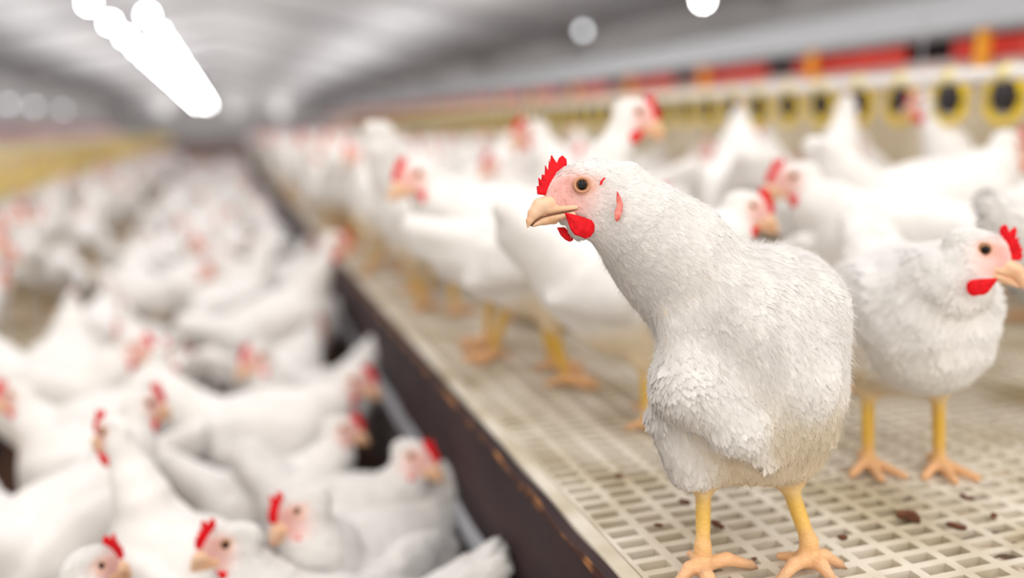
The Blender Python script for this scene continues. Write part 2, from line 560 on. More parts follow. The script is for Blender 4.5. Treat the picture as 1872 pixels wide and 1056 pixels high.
def head_parts(h):
    d = {}
    d['comb'] = blade('comb', COMB, 0.0028, 0.0010, h, M['comb'], bend=0.0012)
    d['wattle_near'] = blade('wattle', W_NEAR, 0.0022, 0.0012, h, M['comb'], bulge=0.0012)
    d['wattle_far'] = blade('wattle', W_FAR, 0.0022, 0.0012, h, M['comb'], bulge=0.001)
    d['ear'] = blade('ear_lobe', EAR, 0.0016, 0.0008, h, M['ear'], bulge=0.001)
    d['fold'] = blade('skin_fold', FOLD, 0.0012, 0.0005, min(h, 0.0006), M['comb'])
    d['upper'], d['lower'] = beak_meshes(h)
    # eye: amber ball with a black pupil
    mb = MB()
    R = 0.0062
    prof = [(R * math.sin(t), R * math.cos(t)) for t in np.linspace(0.001, math.pi - 0.001, 15)]
    mb.lathe(prof, seg=24)
    me = mb.mesh('eye', [M['iris'], M['pupil']], True)
    for p in me.polygons:
        if p.center.z > R * 0.80: p.material_index = 1
    d['eye'] = me
    mb = MB()
    ring = [(0.0062 + 0.0013 * math.cos(t), 0.0013 * math.sin(t)) for t in np.linspace(0, 2 * math.pi, 9)]
    mb.lathe(ring, seg=28)
    d['lid'] = mb.mesh('eyelid', [M['eye_ring']], True)
    mb = MB()
    for s in (-1, 1):
        mb.tube([(hp2(x, y)[0], s * yy, hp2(x, y)[1]) for x, y, yy in ((272, 678, 0.0016), (300, 645, 0.0034), (345, 617, 0.0052), (410, 603, 0.0070), (480, 592, 0.0098), (550, 580, 0.0124), (610, 566, 0.0142))], 0.0007, 8)
    d['gape'] = mb.mesh('mouth_line', [M['beak_line']], True)
    mb = MB()
    mb.lathe([(0.0004, 0.0008), (0.0017, 0.0006), (0.0026, -0.0003), (0.0022, -0.001)], seg=12)
    d['nostril'] = mb.mesh('nostril', [M['beak_line']], True)
    return d

HEAD_HI = None
def side_surface(B, Rh, O, x, z):
    """half width of the head at (x, z) of its frame"""
    ys = np.linspace(0.045, 0.0, 91)
    P = np.asarray(O) + np.stack([np.full(91, x), ys, np.full(91, z)], 1) @ np.asarray(Rh).T
    f = B.field(P)
    i = np.argmax(f < 0)
    return ys[i] if f[i] < 0 else 0.004

def dress_head(parent, Rh, Oh, parts, B, O_abs, detail=True, scale=1.0, mirror=False):
    """comb, beak, wattles, eyes as children of the bird; Rh axes (X beak, Z crown), Oh midpoint between the eyes"""
    def put(name, me, loc=(0, 0, 0), eul=(0, 0, 0), sc=(1, 1, 1)):
        o = link(name, me, parent)
        L = Matrix.LocRotScale(Vector(loc), __import__('mathutils').Euler(eul), Vector(sc))
        R4 = Matrix(np.asarray(Rh).tolist()).to_4x4() @ Matrix.Diagonal((scale, scale, scale, 1))
        o.matrix_local = Matrix.Translation(Vector(np.asarray(Oh).tolist())) @ R4 @ L
        return o
    s = -1 if mirror else 1
    wn = side_surface(B, Rh, O_abs, 0.0005, 0.0)
    ww = side_surface(B, Rh, O_abs, 0.0, -0.027) + 0.0012
    we = side_surface(B, Rh, O_abs, hp2(940, 570)[0], hp2(940, 570)[1]) + 0.0022
    put('comb', parts['comb'])
    bk = put('beak', parts['upper'])
    put('beak', parts['lower'])['label'] = 'lower half of the beak'
    bk['label'] = 'upper hooked half of the beak'
    sh = 0.24 if detail else 0.0
    put('wattle', parts['wattle_near'], (sh * ww + 0.003 * detail, s * ww, 0.0), (0, 0, 0))
    put('wattle', parts['wattle_far'] if detail else parts['wattle_near'], (0 if detail else 0.0, -s * ww * (0.55 if detail else 1.0), 0))
    for q in (1, -1):
        e = put('eye', parts['eye'], (0.0005 + sh * wn, q * (wn - 0.0038), 0), (q * -math.pi / 2 , 0, 0), (1.25, 1.25, 1.1))
        if detail and q == 1: put('mouth_line', parts['gape'])
        if detail:
            put('eyelid', parts['lid'], (0.0005 + sh * wn, q * (wn + 0.0010), 0), (q * -math.pi / 2, 0, 0), (1.22, 1.12, 1.2))
            put('ear_lobe', parts['ear'], (sh * we, q * we, 0))
            put('skin_fold', parts['fold'], (sh * 0.017, q * (side_surface(B, Rh, O_abs, hp2(820, 370)[0], hp2(820, 370)[1]) + 0.0008), 0))
            o = put('nostril', parts['nostril'], (hp2(392, 520)[0] + sh * 0.012, q * 0.0122, hp2(392, 520)[1]), (q * -math.pi / 2, 0, 0), (1.1, 1, 1))
            o.matrix_local = o.matrix_local @ Matrix.Rotation(q * 0.6, 4, 'Z') @ Matrix.Diagonal((1.5, 0.55, 1, 1))

# ------------------------------------------------------------------ feathers as real geometry
def feather_mesh(B, V, F, tint, count, rs, headM=None, lift=0.0006, fuzz=9000):
    tri = np.concatenate([F[:, [0, 1, 2]], F[:, [0, 2, 3]]])
    a, b, c = V[tri[:, 0]], V[tri[:, 1]], V[tri[:, 2]]
    nr = np.cross(b - a, c - a); ar = np.linalg.norm(nr, axis=1) + 1e-12
    nr = nr / ar[:, None]
    cen = (a + b + c) / 3
    W = B.weights(cen, 0.012)
    feath = np.array([1.0 if q['tag'] in ('feather', 'downy_shade', 'stain_shade') else 0.0 for q in B.p])
    flen = B.weights(cen, 0.030) @ np.array([q['flen'] for q in B.p])
    ok = (W @ feath) > 0.9
    vn = np.zeros_like(V)
    for j in range(3): np.add.at(vn, tri[:, j], nr * ar[:, None])
    vn /= np.linalg.norm(vn, axis=1, keepdims=True) + 1e-12
    facew = np.ones(len(cen))
    if headM is not None:
        L = (cen - headM[1]) @ headM[0]
        d = np.sqrt(((L[:, 0] - 0.014) / 0.031) ** 2 + ((L[:, 2] + 0.010) / 0.026) ** 2)
        near = np.linalg.norm(L, axis=1) < 0.062
        facew = np.where(near, np.clip((d - 0.85) / 0.3, 0, 1), 1.0)
        ey = np.sqrt(L[:, 0] ** 2 + L[:, 2] ** 2)
        flen = np.where(near, np.minimum(flen, 0.006 + 0.05 * np.clip(-L[:, 0] + 0.005, 0, 0.1)), flen)
    def sample(n, wgt):
        p = wgt / wgt.sum()
        i = rs.choice(len(p), n, p=p)
        r1 = np.sqrt(rs.rand(n)); r2 = rs.rand(n)
        b0, b1, b2 = 1 - r1, r1 * (1 - r2), r1 * r2
        P = a[i] * b0[:, None] + b[i] * b1[:, None] + c[i] * b2[:, None]
        N = vn[tri[i, 0]] * b0[:, None] + vn[tri[i, 1]] * b1[:, None] + vn[tri[i, 2]] * b2[:, None]
        N /= np.linalg.norm(N, axis=1, keepdims=True)
        return i, P, N
    def flow(P, N, jit):
        w_ = B.weights(P, 0.03)
        D = w_ @ np.array([q['flow'] / (np.linalg.norm(q['flow']) + 1e-9) for q in B.p])
        D = D + rs.normal(size=D.shape) * jit
        D = D - (D * N).sum(1, keepdims=True) * N
        return D / (np.linalg.norm(D, axis=1, keepdims=True) + 1e-9)
    # contour feathers
    i, P, N = sample(count, ar * ok * facew / np.maximum(flen, 0.004) ** 1.6)
    D = flow(P, N, 0.16)
    S = np.cross(D, N)
    Ln = flen[i] * rs.uniform(0.75, 1.25, count)
    Wd = Ln * rs.uniform(0.15, 0.24, count)
    rows = np.array([0.0, 0.3, 0.6, 0.85, 1.0])
    wid = np.array([0.45, 0.95, 1.0, 0.72, 0.22])
    VV = np.empty((count, 5, 3, 3)); NN = np.empty_like(VV)
    JN = (D * rs.normal(size=(count, 1)) + S * rs.normal(size=(count, 1))) * 0.13
    shade = rs.uniform(0.98, 1.08, count)
    curl = rs.uniform(-0.03, 0.05, count)
    for r in range(5):
        t = rows[r]
        up = lift + Ln * (0.085 * t + curl * t * t - 0.045 * t ** 3) - Ln * 0.03
        cen_ = P + D * (Ln * t)[:, None] + N * up[:, None]
        for k, s in enumerate((-1, 0, 1)):
            jag = rs.normal(size=count) * 0.05 * (t > 0.5)
            VV[:, r, k] = cen_ + S * (Wd * wid[r] * s * (1 + jag))[:, None] - N * (abs(s) * Wd * 0.28)[:, None] - D * (abs(s) * Ln * 0.06)[:, None]
            NN[:, r, k] = N + S * (s * 0.12) + JN
    base = (np.arange(count) * 15)[:, None]
    quads = []
    for r in range(4):
        for k in range(2):
            q = r * 3 + k
            quads.append([q, q + 1, q + 4, q + 3])
    Q = (base[:, :, None] + np.array(quads)[None]).reshape(-1, 4)
    # vertex tint: of the nearest body vertex (through the sampled triangle)
    Tc = np.repeat((tint[tri[i, 0]] * shade[:, None])[:, None, :], 15, 1).reshape(-1, 3)
    VV = VV.reshape(-1, 3); NN = NN.reshape(-1, 3)
    # fine loose barbs
    i2, P2, N2 = sample(fuzz, ar * ok * (facew * 0.65 + 0.35 * (W @ feath)) / np.maximum(flen, 0.006))
    D2 = flow(P2, N2, 0.30)
    L2 = np.clip(flen[i2] * rs.uniform(0.35, 1.0, fuzz), 0.003, 0.018)
    S2 = np.cross(D2, N2)
    lf = rs.uniform(0.08, 0.45, fuzz) + 0.5 * (rs.rand(fuzz) < 0.2)
    FV = np.empty((fuzz, 5, 3)); FN = np.empty_like(FV)
    wv = 0.00022
    pts = []
    for t in (0, 0.5, 1.0):
        pts.append(P2 + D2 * (L2 * t)[:, None] + N2 * (L2 * lf * t * (1.3 - 0.5 * t) - 0.0008)[:, None])
    FV[:, 0] = pts[0] - S2 * wv; FV[:, 1] = pts[0] + S2 * wv
    FV[:, 2] = pts[1] - S2 * wv; FV[:, 3] = pts[1] + S2 * wv
    FV[:, 4] = pts[2]
    for k in range(5): FN[:, k] = N2
    o0 = len(VV)
    bs = (o0 + np.arange(fuzz) * 5)[:, None]
    Q2 = bs + np.array([[0, 1, 3, 2]])
    Q3 = bs + np.array([[2, 3, 4, 4]])
    T2 = np.repeat(tint[tri[i2, 0]][:, None, :], 5, 1).reshape(-1, 3)
    verts = np.concatenate([VV, FV.reshape(-1, 3)])
    nrm = np.concatenate([NN, FN.reshape(-1, 3)])
    tn = np.concatenate([Tc, T2])
    quads_all = np.concatenate([Q, Q2])
    # last piece of each barb is a triangle: built as its own small array
    me = bpy.data.meshes.new('plumage')
    nq = len(quads_all); nt = fuzz
    tri3 = bs + np.array([[2, 3, 4]])
    loops = np.concatenate([quads_all.ravel(), tri3.ravel()]).astype(np.int32)
    me.vertices.add(len(verts)); me.vertices.foreach_set('co', verts.astype(np.float32).ravel())
    me.loops.add(len(loops)); me.loops.foreach_set('vertex_index', loops)
    me.polygons.add(nq + nt)
    ls = np.concatenate([np.arange(nq) * 4, nq * 4 + np.arange(nt) * 3]).astype(np.int32)
    lt = np.concatenate([np.full(nq, 4), np.full(nt, 3)]).astype(np.int32)
    me.polygons.foreach_set('loop_start', ls); me.polygons.foreach_set('loop_total', lt)
    me.polygons.foreach_set('use_smooth', np.ones(nq + nt, dtype=bool))
    me.materials.append(M['feather'])
    me.update(calc_edges=True)
    at = me.color_attributes.new('tint', 'FLOAT_COLOR', 'POINT')
    cc = np.ones((len(verts), 4), dtype=np.float32)
    cc[:, :3] = tn * (1 + rs.normal(size=(len(tn), 1)) * 0.0)
    at.data.foreach_set('color', cc.ravel())
    nrm /= np.linalg.norm(nrm, axis=1, keepdims=True)
    me.normals_split_custom_set_from_vertices(nrm.astype(np.float32).tolist())
    return me


# ------------------------------------------------------------------ the hall
DECK_X = 0.357          # inner edge of the right deck; the left deck starts at -0.375
LEFT_X = -0.655        # the lower left deck
LEFT_Z = -0.33
FLOOR_Z = -0.43

def grid_mesh(x0, x1, y0, y1, nx, ny, zf):
    xs = np.linspace(x0, x1, nx); ys = np.linspace(y0, y1, ny)
    X, Y = np.meshgrid(xs, ys, indexing='ij')
    V = np.stack([X, Y, zf(X, Y)], -1).reshape(-1, 3)
    i, j = np.meshgrid(np.arange(nx - 1), np.arange(ny - 1), indexing='ij')
    a = (i * ny + j).ravel()
    return V, np.stack([a, a + ny, a + ny + 1, a + 1], 1)

def rough(X, Y, amp, sc, seed):
    rs = np.random.RandomState(seed); z = 0
    for o in range(7):
        k = rs.normal(size=2) * sc * (1 + 0.7 * o); p = rs.uniform(0, 6.28)
        z = z + np.sin(X * k[0] + Y * k[1] + p) / (1 + 0.5 * o)
    return z * amp

V, F = grid_mesh(-0.75, 0.45, 0.2, 14, 80, 500, lambda X, Y: FLOOR_Z - 0.006 + rough(X, Y, 0.003, 25, 3))
tag(link('floor', mesh_np('floor', V, F, [M['litter']])), 'dark loose litter floor of the aisle between the two slatted decks', kind='structure')
mb = MB(); mb.box(-8.49, 8.49, -1, 76, FLOOR_Z - 0.12, FLOOR_Z - 0.03)
tag(mb.build('floor', M['litter']), kind='structure')

mb = MB()
for s in (-1, 1):
    mb.box(s * 8.5, s * 8.62, -1, 76, FLOOR_Z - 0.1, 2.7)
for s, nm in ((-1, 'wall_left'), (1, 'wall_right')):
    mb = MB(); mb.box(s * 8.56 - 0.06, s * 8.56 + 0.06, -1, 76, FLOOR_Z - 0.1, 2.7)
    tag(mb.build(nm, M['wall']), kind='structure')
mb = MB(); mb.box(-8.5, 8.5, 76, 76.1, FLOOR_Z - 0.1, 4.6)
tag(mb.build('wall_far', M['wall']), kind='structure')
mb = MB()
mb.add([(-8.7, -1, 2.6), (0, -1, 4.3), (0, 76.2, 4.3), (-8.7, 76.2, 2.6), (-8.7, -1, 2.7), (0, -1, 4.4), (0, 76.2, 4.4), (-8.7, 76.2, 2.7)],
       [(0, 1, 2, 3), (7, 6, 5, 4), (0, 4, 5, 1), (1, 5, 6, 2), (2, 6, 7, 3), (3, 7, 4, 0)])
mb.add([(8.7, -1, 2.6), (0, -1, 4.3), (0, 76.2, 4.3), (8.7, 76.2, 2.6), (8.7, -1, 2.7), (0, -1, 4.4), (0, 76.2, 4.4), (8.7, 76.2, 2.7)],
       [(3, 2, 1, 0), (4, 5, 6, 7), (1, 5, 4, 0), (2, 6, 5, 1), (3, 7, 6, 2), (0, 4, 7, 3)])
tag(mb.build('ceiling', M['ceiling']), kind='structure')
for k in range(8):
    y = 12 + k * 8.0
    for s in (-1, 1):
        mb = MB()
        z0, z1 = 4.28, 2.6
        mb.add([(0, y, z0 - 0.22), (s * 8.5, y, z1 - 0.2), (s * 8.5, y + 0.15, z1 - 0.2), (0, y + 0.15, z0 - 0.22),
                (0, y, z0), (s * 8.5, y, z1 + 0.03), (s * 8.5, y + 0.15, z1 + 0.03), (0, y + 0.15, z0)],
               [(0, 1, 2, 3), (7, 6, 5, 4), (0, 4, 5, 1), (1, 5, 6, 2), (2, 6, 7, 3), (3, 7, 4, 0)])
        tag(mb.build('trim_%d' % (2 * k + (s > 0) + 1), M['beam']), kind='structure')

# ------------------------------------------------------------------ slatted decks
CX, CY = 0.046, 0.025      # pitch of the openings across and along the deck
BX, BY, BH = 0.0120, 0.0095, 0.016
def slat_panel_mesh(nx, ny, h=BH):
    """one plastic panel: a grating of bars with rounded tops, a single connected mesh"""
    W_, L_ = nx * CX, ny * CY
    xs = [0.0]
    for i in range(nx):
        xs += [i * CX + BX / 2, (i + 1) * CX - BX / 2]
    xs.append(W_)
    ys = [0.0]
    for j in range(ny):
        ys += [j * CY + BY / 2, (j + 1) * CY - BY / 2]
    ys.append(L_)
    nX, nY = len(xs), len(ys)
    v = []; f = []
    rs = np.random.RandomState(5)
    top = np.zeros((nX, nY), int); bot = np.zeros((nX, nY), int)
    for i, x in enumerate(xs):
        for j, y in enumerate(ys):
            top[i, j] = len(v); v.append((x, y, 0.0))
    for i, x in enumerate(xs):
        for j, y in enumerate(ys):
            bot[i, j] = len(v); v.append((x, y, -h))
    for i in range(nX - 1):
        for j in range(nY - 1):
            hole = (i % 2 == 1) and (j % 2 == 1)
            if not hole:
                f.append((top[i, j], top[i + 1, j], top[i + 1, j + 1], top[i, j + 1]))
            else:
                a = (top[i, j], top[i + 1, j], top[i + 1, j + 1], top[i, j + 1])
                b = (bot[i, j], bot[i + 1, j], bot[i + 1, j + 1], bot[i, j + 1])
                for k in range(4):
                    f.append((a[k], a[(k + 1) % 4], b[(k + 1) % 4], b[k]))
    for i in range(nX - 1):
        f.append((top[i + 1, 0], top[i, 0], bot[i, 0], bot[i + 1, 0]))
        f.append((top[i, nY - 1], top[i + 1, nY - 1], bot[i + 1, nY - 1], bot[i, nY - 1]))
    for j in range(nY - 1):
        f.append((top[0, j], top[0, j + 1], bot[0, j + 1], bot[0, j]))
        f.append((top[nX - 1, j + 1], top[nX - 1, j], bot[nX - 1, j], bot[nX - 1, j + 1]))
    me = bpy.data.meshes.new('slat_panel')
    me.from_pydata(v, [], f)
    me.materials.append(M['slat'])
    me.update()
    return me

NXP, NYP = 21, 48
PW, PL = NXP * CX, NYP * CY          # 0.966 x 1.2 m
panel_me = slat_panel_mesh(NXP, NYP)

def deck(side):
    x_in = DECK_X if side > 0 else LEFT_X
    dk = tag(empty('slatted_deck', (x_in, 0.3, 0 if side > 0 else LEFT_Z)),
             'raised deck of pale slatted plastic carrying the large hen in the foreground' if side > 0 else 'low slatted deck on the left side of the aisle, covered with hens',
             'slatted floor', 'raised slatted decks')
    rim = 0.022
    ny = 11
    nxp = 2 if side > 0 else 4
    for i in range(nxp):
        for j in range(ny):
            p = link('slat_panel', panel_me, dk)
            p.location = ((rim + i * (PW + 0.003)) if side > 0 else -(rim + PW + i * (PW + 0.003)), j * (PL + 0.003) - 0.05, 0)
    wd = nxp * PW + 0.1
    # plain rim of the panels along the edge
    mb = MB(); a, b = (0.0, rim - 0.001) if side > 0 else (-rim + 0.001, 0.0)
    mb.box(a, b, -0.05, 14, -0.022, 0.0015)
    o = mb.build('deck_rim', M['slat'], dk)
    bv = o.modifiers.new('soft', 'BEVEL'); bv.width = 0.003; bv.segments = 2
    # droppings caked below the slats
    x0, x1 = (0.005, wd) if side > 0 else (-wd, -0.005)
    V, F = grid_mesh(x0, x1, -0.05, 3.2 if side > 0 else 14, 260 if side > 0 else 60, 420 if side > 0 else 160,
                     lambda X, Y: -0.0115 + rough(X, Y, 0.0024, 60, 11) + rough(X, Y, 0.002, 9, 12))
    tag(link('droppings_layer', mesh_np('droppings_layer', V, F, [M['droppings']]), dk), kind='stuff')
    if side > 0:
        V, F = grid_mesh(x0, x1, 3.2, 14, 30, 120, lambda X, Y: -0.02 + rough(X, Y, 0.002, 9, 12))
        tag(link('droppings_layer', mesh_np('droppings_layer', V, F, [M['droppings']]), dk), kind='stuff')
    # stained timber fascia, worn along its upper arris
    s = -1 if side > 0 else 1
    def sheet(z_top, z_bot, off, thick, name, mat, wav=0.0, ny_=400, nz_=14):
        ys = np.linspace(-0.05, 14, ny_); v = []; f = []
        rs = np.random.RandomState(8)
        ph = rs.uniform(0, 6.28, 8); kk = rs.uniform(4, 60, 8)
        for i, y in enumerate(ys):
            wz = sum(math.sin(kk[q] * y + ph[q]) / (1 + kk[q] * 0.05) for q in range(8)) * wav
            for j in range(nz_ + 1):
                t = j / nz_
                z = z_top + (z_bot - z_top) * t + wz * (1 - t)
                bulge = 0.0015 * math.sin(y * 23 + t * 5) * (1 if wav else 0)
                v.append((s * (off + thick + bulge), y, z))
            for j in range(nz_ + 1):
                t = j / nz_
                v.append((s * off, y, z_top + (z_bot - z_top) * t + wz * (1 - t)))
        m_ = 2 * (nz_ + 1)
        for i in range(ny_ - 1):
            for j in range(nz_):
                f.append((i * m_ + j, (i + 1) * m_ + j, (i + 1) * m_ + j + 1, i * m_ + j + 1))
            f.append((i * m_, i * m_ + nz_ + 1, (i + 1) * m_ + nz_ + 1, (i + 1) * m_))
            f.append((i * m_ + nz_, (i + 1) * m_ + nz_, (i + 1) * m_ + 2 * nz_ + 1, i * m_ + 2 * nz_ + 1))
        me = bpy.data.meshes.new(name); me.from_pydata(v, [], f); me.materials.append(mat); me.update()
        return link(name, me, dk)
    if side < 0:
        sheet(-0.004, -0.10, 0.0, 0.014, 'edge_board', M['lower_board'], 0.001)
        return dk
    sheet(-0.004, -0.172, 0.0, 0.016, 'edge_board', M['board'], 0.0012)
    sheet(-0.001, -0.009, 0.0162, 0.002, 'worn_edge', M['board_edge'], 0.0026, nz_=3)['label'] = 'orange brown worn upper edge of the dark board'
    sheet(-0.172, -0.215, 0.0, 0.020, 'metal_strip', M['galvanised'], 0, nz_=2)['label'] = 'pale blue grey metal strip'
    sheet(-0.215, FLOOR_Z - 0.03, 0.0, 0.012, 'lower_board', M['lower_board'], 0)
    # posts that carry the deck
    for j in range(12):
        mb = MB(); c = wd * (0.97 if side > 0 else -0.97)
        mb.box(c - 0.03, c + 0.03, j * 1.2, j * 1.2 + 0.06, FLOOR_Z - 0.03, -0.03)
        mb.build('support_post', M['lower_board'], dk)
    return dk
deck(1); deck(-1)
DECK_R = DECK_X + 2 * PW + 0.1

# ------------------------------------------------------------------ nest boxes along the outer side of the right deck
NX0, NSTEP = 2.22, 0.80
def nest_unit():
    t = empty('nest_box')
    mb = MB()
    mb.add([(-0.05, 0, 0.745), (-0.05, NSTEP, 0.745), (0.62, NSTEP, 0.98), (0.62, 0, 0.98), (-0.05, 0, 0.757), (-0.05, NSTEP, 0.757), (0.62, NSTEP, 0.992), (0.62, 0, 0.992)],
           [(3, 2, 1, 0), (4, 5, 6, 7), (0, 1, 5, 4), (1, 2, 6, 5), (2, 3, 7, 6), (3, 0, 4, 7)])
    mb.build('roof', M['nest_grey'], t)
    mb = MB(); mb.box(0.0, 0.012, 0.0, NSTEP, 0.60, 0.665); mb.build('front_board', M['nest_pink'], t)
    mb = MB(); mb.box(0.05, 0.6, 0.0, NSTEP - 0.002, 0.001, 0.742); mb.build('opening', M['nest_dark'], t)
    mb = MB(); mb.box(0.02, 0.045, 0.0, NSTEP - 0.002, 0.001, 0.598); mb.build('lower_panel', M['nest_cream'], t)
    V, F = grid_mesh(0.66, 0.728, 0.02, 0.62, 6, 40, lambda X, Y: 0.006 * np.sin(Y * 50) + 0.003 * np.sin(Y * 23 + X * 9))
    V = np.stack([V[:, 2] - 0.012, V[:, 1], V[:, 0]], 1)
    o = link('red_flap', mesh_np('red_flap', V, F, [M['red']]), t)
    sd = o.modifiers.new('thick', 'SOLIDIFY'); sd.thickness = 0.003
    mb = MB(); mb.box(-0.045, -0.02, 0.465, 0.50, 0.61, 0.745); mb.build('divider_post', M['orange'], t)
    return t
proto_nest = nest_unit()
for k in range(24):
    o = proto_nest if k == 0 else copy_tree(proto_nest)
    o.location = (NX0, 1.60 + (k - 1) * NSTEP, 0)
    tag(o, 'nest box with red flap and grey roof nearest the right edge of the photo' if k <= 1 else
        'nest box with red flap, orange post and grey roof along the right deck', 'nest box', 'nest boxes beside the right deck')
    if k == 0: o.location.y = 1.60 - NSTEP

# ------------------------------------------------------------------ feeding line over the right deck
FX, FZ = 1.60, 0.566
fl = tag(empty('feeder_line', (FX, 0.8, FZ)), 'long white feeding pipe running above the hens of the right deck', 'feeder pipe')
mb = MB(); mb.tube([(0, 0, 0), (0, 24, 0)], 0.017, 16); mb.build('pipe', M['pipe'], fl, True)
for k in range(9):
    mb = MB(); mb.tube([(0, 0.9 + 2.6 * k, 0.0), (0, 0.9 + 2.6 * k, 3.36)], 0.0022, 6); mb.build('suspension_cable', M['galvanised'], fl, True)

def feeder_cup():
    t = empty('feeder_cup')
    mb = MB(); mb.tube([(0, -0.012, 0), (0, 0.012, 0)], 0.0215, 16); mb.build('clip', M['pale_yellow'], t, True)
    mb = MB()
    pts = [(-0.004, 0.046 * math.sin(a), -0.052 - 0.05 * math.cos(a)) for a in np.linspace(-2.5, 2.5, 19)]
    mb.tube(pts, 0.0095, 8)
    mb.build('ring', M['yellow'], t, True)
    mb = MB(); mb.lathe([(0.001, -0.016), (0.024, -0.018), (0.030, -0.035), (0.028, -0.065), (0.016, -0.080), (0.001, -0.082)], seg=16)
    mb.build('cup', M['black'], t, True)
    return t
pc = feeder_cup()
for k in range(70):
    o = pc if k == 0 else copy_tree(pc)
    o.location = (FX, 1.15 + 0.15 * k, FZ)
    lb = 'yellow ring feeder with black cup hanging under the white feeding pipe'
    tag(o, lb, 'feeder', 'yellow feeders under the white pipe')

# low yellow feeding line on the left deck
LFX = -1.45
fl = tag(empty('feeder_line', (LFX, 1.5, 0.30)), 'low yellow feeding pipe across the hens of the left deck', 'feeder pipe')
mb = MB(); mb.tube([(0, 0, 0), (0, 26, 0)], 0.022, 12); mb.build('pipe', M['pale_yellow'], fl, True)
for k in range(8):
    mb = MB(); mb.tube([(0, 1.5 + 3.2 * k, 0.0), (0, 1.5 + 3.2 * k, 3.6)], 0.0022, 6); mb.build('suspension_cable', M['galvanised'], fl, True)
def feeder_pan():
    t = empty('feeder_pan')
    mb = MB(); mb.lathe([(0.02, -0.275), (0.12, -0.28), (0.15, -0.25), (0.165, -0.215), (0.158, -0.213), (0.145, -0.245), (0.115, -0.27), (0.02, -0.262)], seg=24)
    mb.build('bowl', M['pan_yellow'], t, True)
    mb = MB(); mb.lathe([(0.026, 0.02), (0.026, -0.10), (0.07, -0.24), (0.06, -0.24), (0.02, -0.1)], seg=16); mb.build('cone', M['pan_yellow'], t, True)
    for q in range(10):
        a = q * 0.6283
        mb = MB(); mb.tube([(0.026 * math.cos(a), 0.026 * math.sin(a), -0.06), (0.10 * math.cos(a), 0.10 * math.sin(a), -0.11), (0.162 * math.cos(a), 0.162 * math.sin(a), -0.216)], 0.004, 6)
        mb.build('spoke', M['pan_yellow'], t, True)
    return t
pp = feeder_pan()
for k in range(36):
    o = pp if k == 0 else copy_tree(pp)
    o.location = (LFX, 3.0 + 0.6 * k, 0.30)
    tag(o, 'yellow feeder pan with spokes on the left deck', 'feeder', 'yellow feeder pans on the left deck')

# low nest wall beyond the left deck
for k in range(20):
    t = tag(empty('nest_box', (-4.7, 4 + k * 2.0, LEFT_Z)), 'low pale nest box at the outer side of the left deck', 'nest box', 'nest boxes beside the left deck')
    mb = MB(); mb.box(-0.5, 0, 0, 1.97, 0.001, 0.80); mb.build('nest_body', M['nest_pink'], t)
    mb = MB(); mb.box(-0.55, 0.03, 0, 1.97, 0.802, 0.84); mb.build('roof', M['nest_grey'], t)
    mb = MB(); mb.box(0.004, 0.016, 0.1, 1.87, 0.68, 0.78); mb.build('red_flap', M['red'], t)

# ------------------------------------------------------------------ lamps
def lamp(kind):
    t = empty('hanging_lamp')
    mb = MB(); R = 0.062
    mb.lathe([(max(0.0008, R * math.sin(a)), R * math.cos(a)) for a in np.linspace(0.0, math.pi, 11)], seg=16)
    mb.build('bulb', M[kind], t, True)
    mb = MB(); mb.lathe([(0.001, 0.14), (0.025, 0.13), (0.03, 0.055), (0.001, 0.055)], seg=12); mb.build('socket', M['pipe'], t, True)
    return t
def lamp_row(x, ys, kind, label, group, z=2.2):
    p = lamp(kind)
    for k, y in enumerate(ys):
        o = p if k == 0 else copy_tree(p)
        o.location = (x, y, z)
        tag(o, label, 'lamp', group)
        top = 4.3 - abs(x) / 8.7 * 1.7
        mb = MB(); mb.tube([(0, 0, 0.13), (0, 0, top - z)], 0.004, 6); mb.build('cord', M['pipe'], o, True)
lamp_row(-1.04, [15.07 + 2.6 * k for k in range(22)], 'lamp', 'round white lamp in the inner of two ceiling rows left of the aisle end', 'lamps of the inner ceiling row')
lamp_row(-1.72, [13.9 + 2.4 * k for k in range(24)], 'lamp', 'round white lamp in the outer of two ceiling rows at top left', 'lamps of the outer ceiling row')
lamp_row(6.4, [10.9], 'lamp', 'bright lamp cut by the top edge right of centre', None)
lamp_row(6.3, [14.9], 'lamp_dim', 'pale round lamp on the grey ceiling above the head of the large hen', None)
for (px, py, xx) in ((15, 190, -8.2), (62, 195, -8.2), (115, 200, -8.2), (830, 172, 8.2)):
    r = ray(px, py); P_ = EYE + r * xx / r[0]
    t = tag(empty('wall_lamp', (P_[0], P_[1], P_[2])), 'faint lamp on the left side wall' if xx < 0 else 'faint lamp low on the right side wall', 'lamp', 'lamps on the left wall' if xx < 0 else None)
    mb = MB(); mb.lathe([(max(0.0008, 0.09 * math.sin(a)), 0.09 * math.cos(a)) for a in np.linspace(0.0, math.pi, 9)], seg=12); mb.build('bulb', M['lamp_dim'], t, True)
    mb = MB(); mb.tube([(0, 0, 0), ((-8.5 if xx < 0 else 8.5) - P_[0], 0, 0)], 0.02, 8); mb.build('bracket', M['pipe'], t, True)


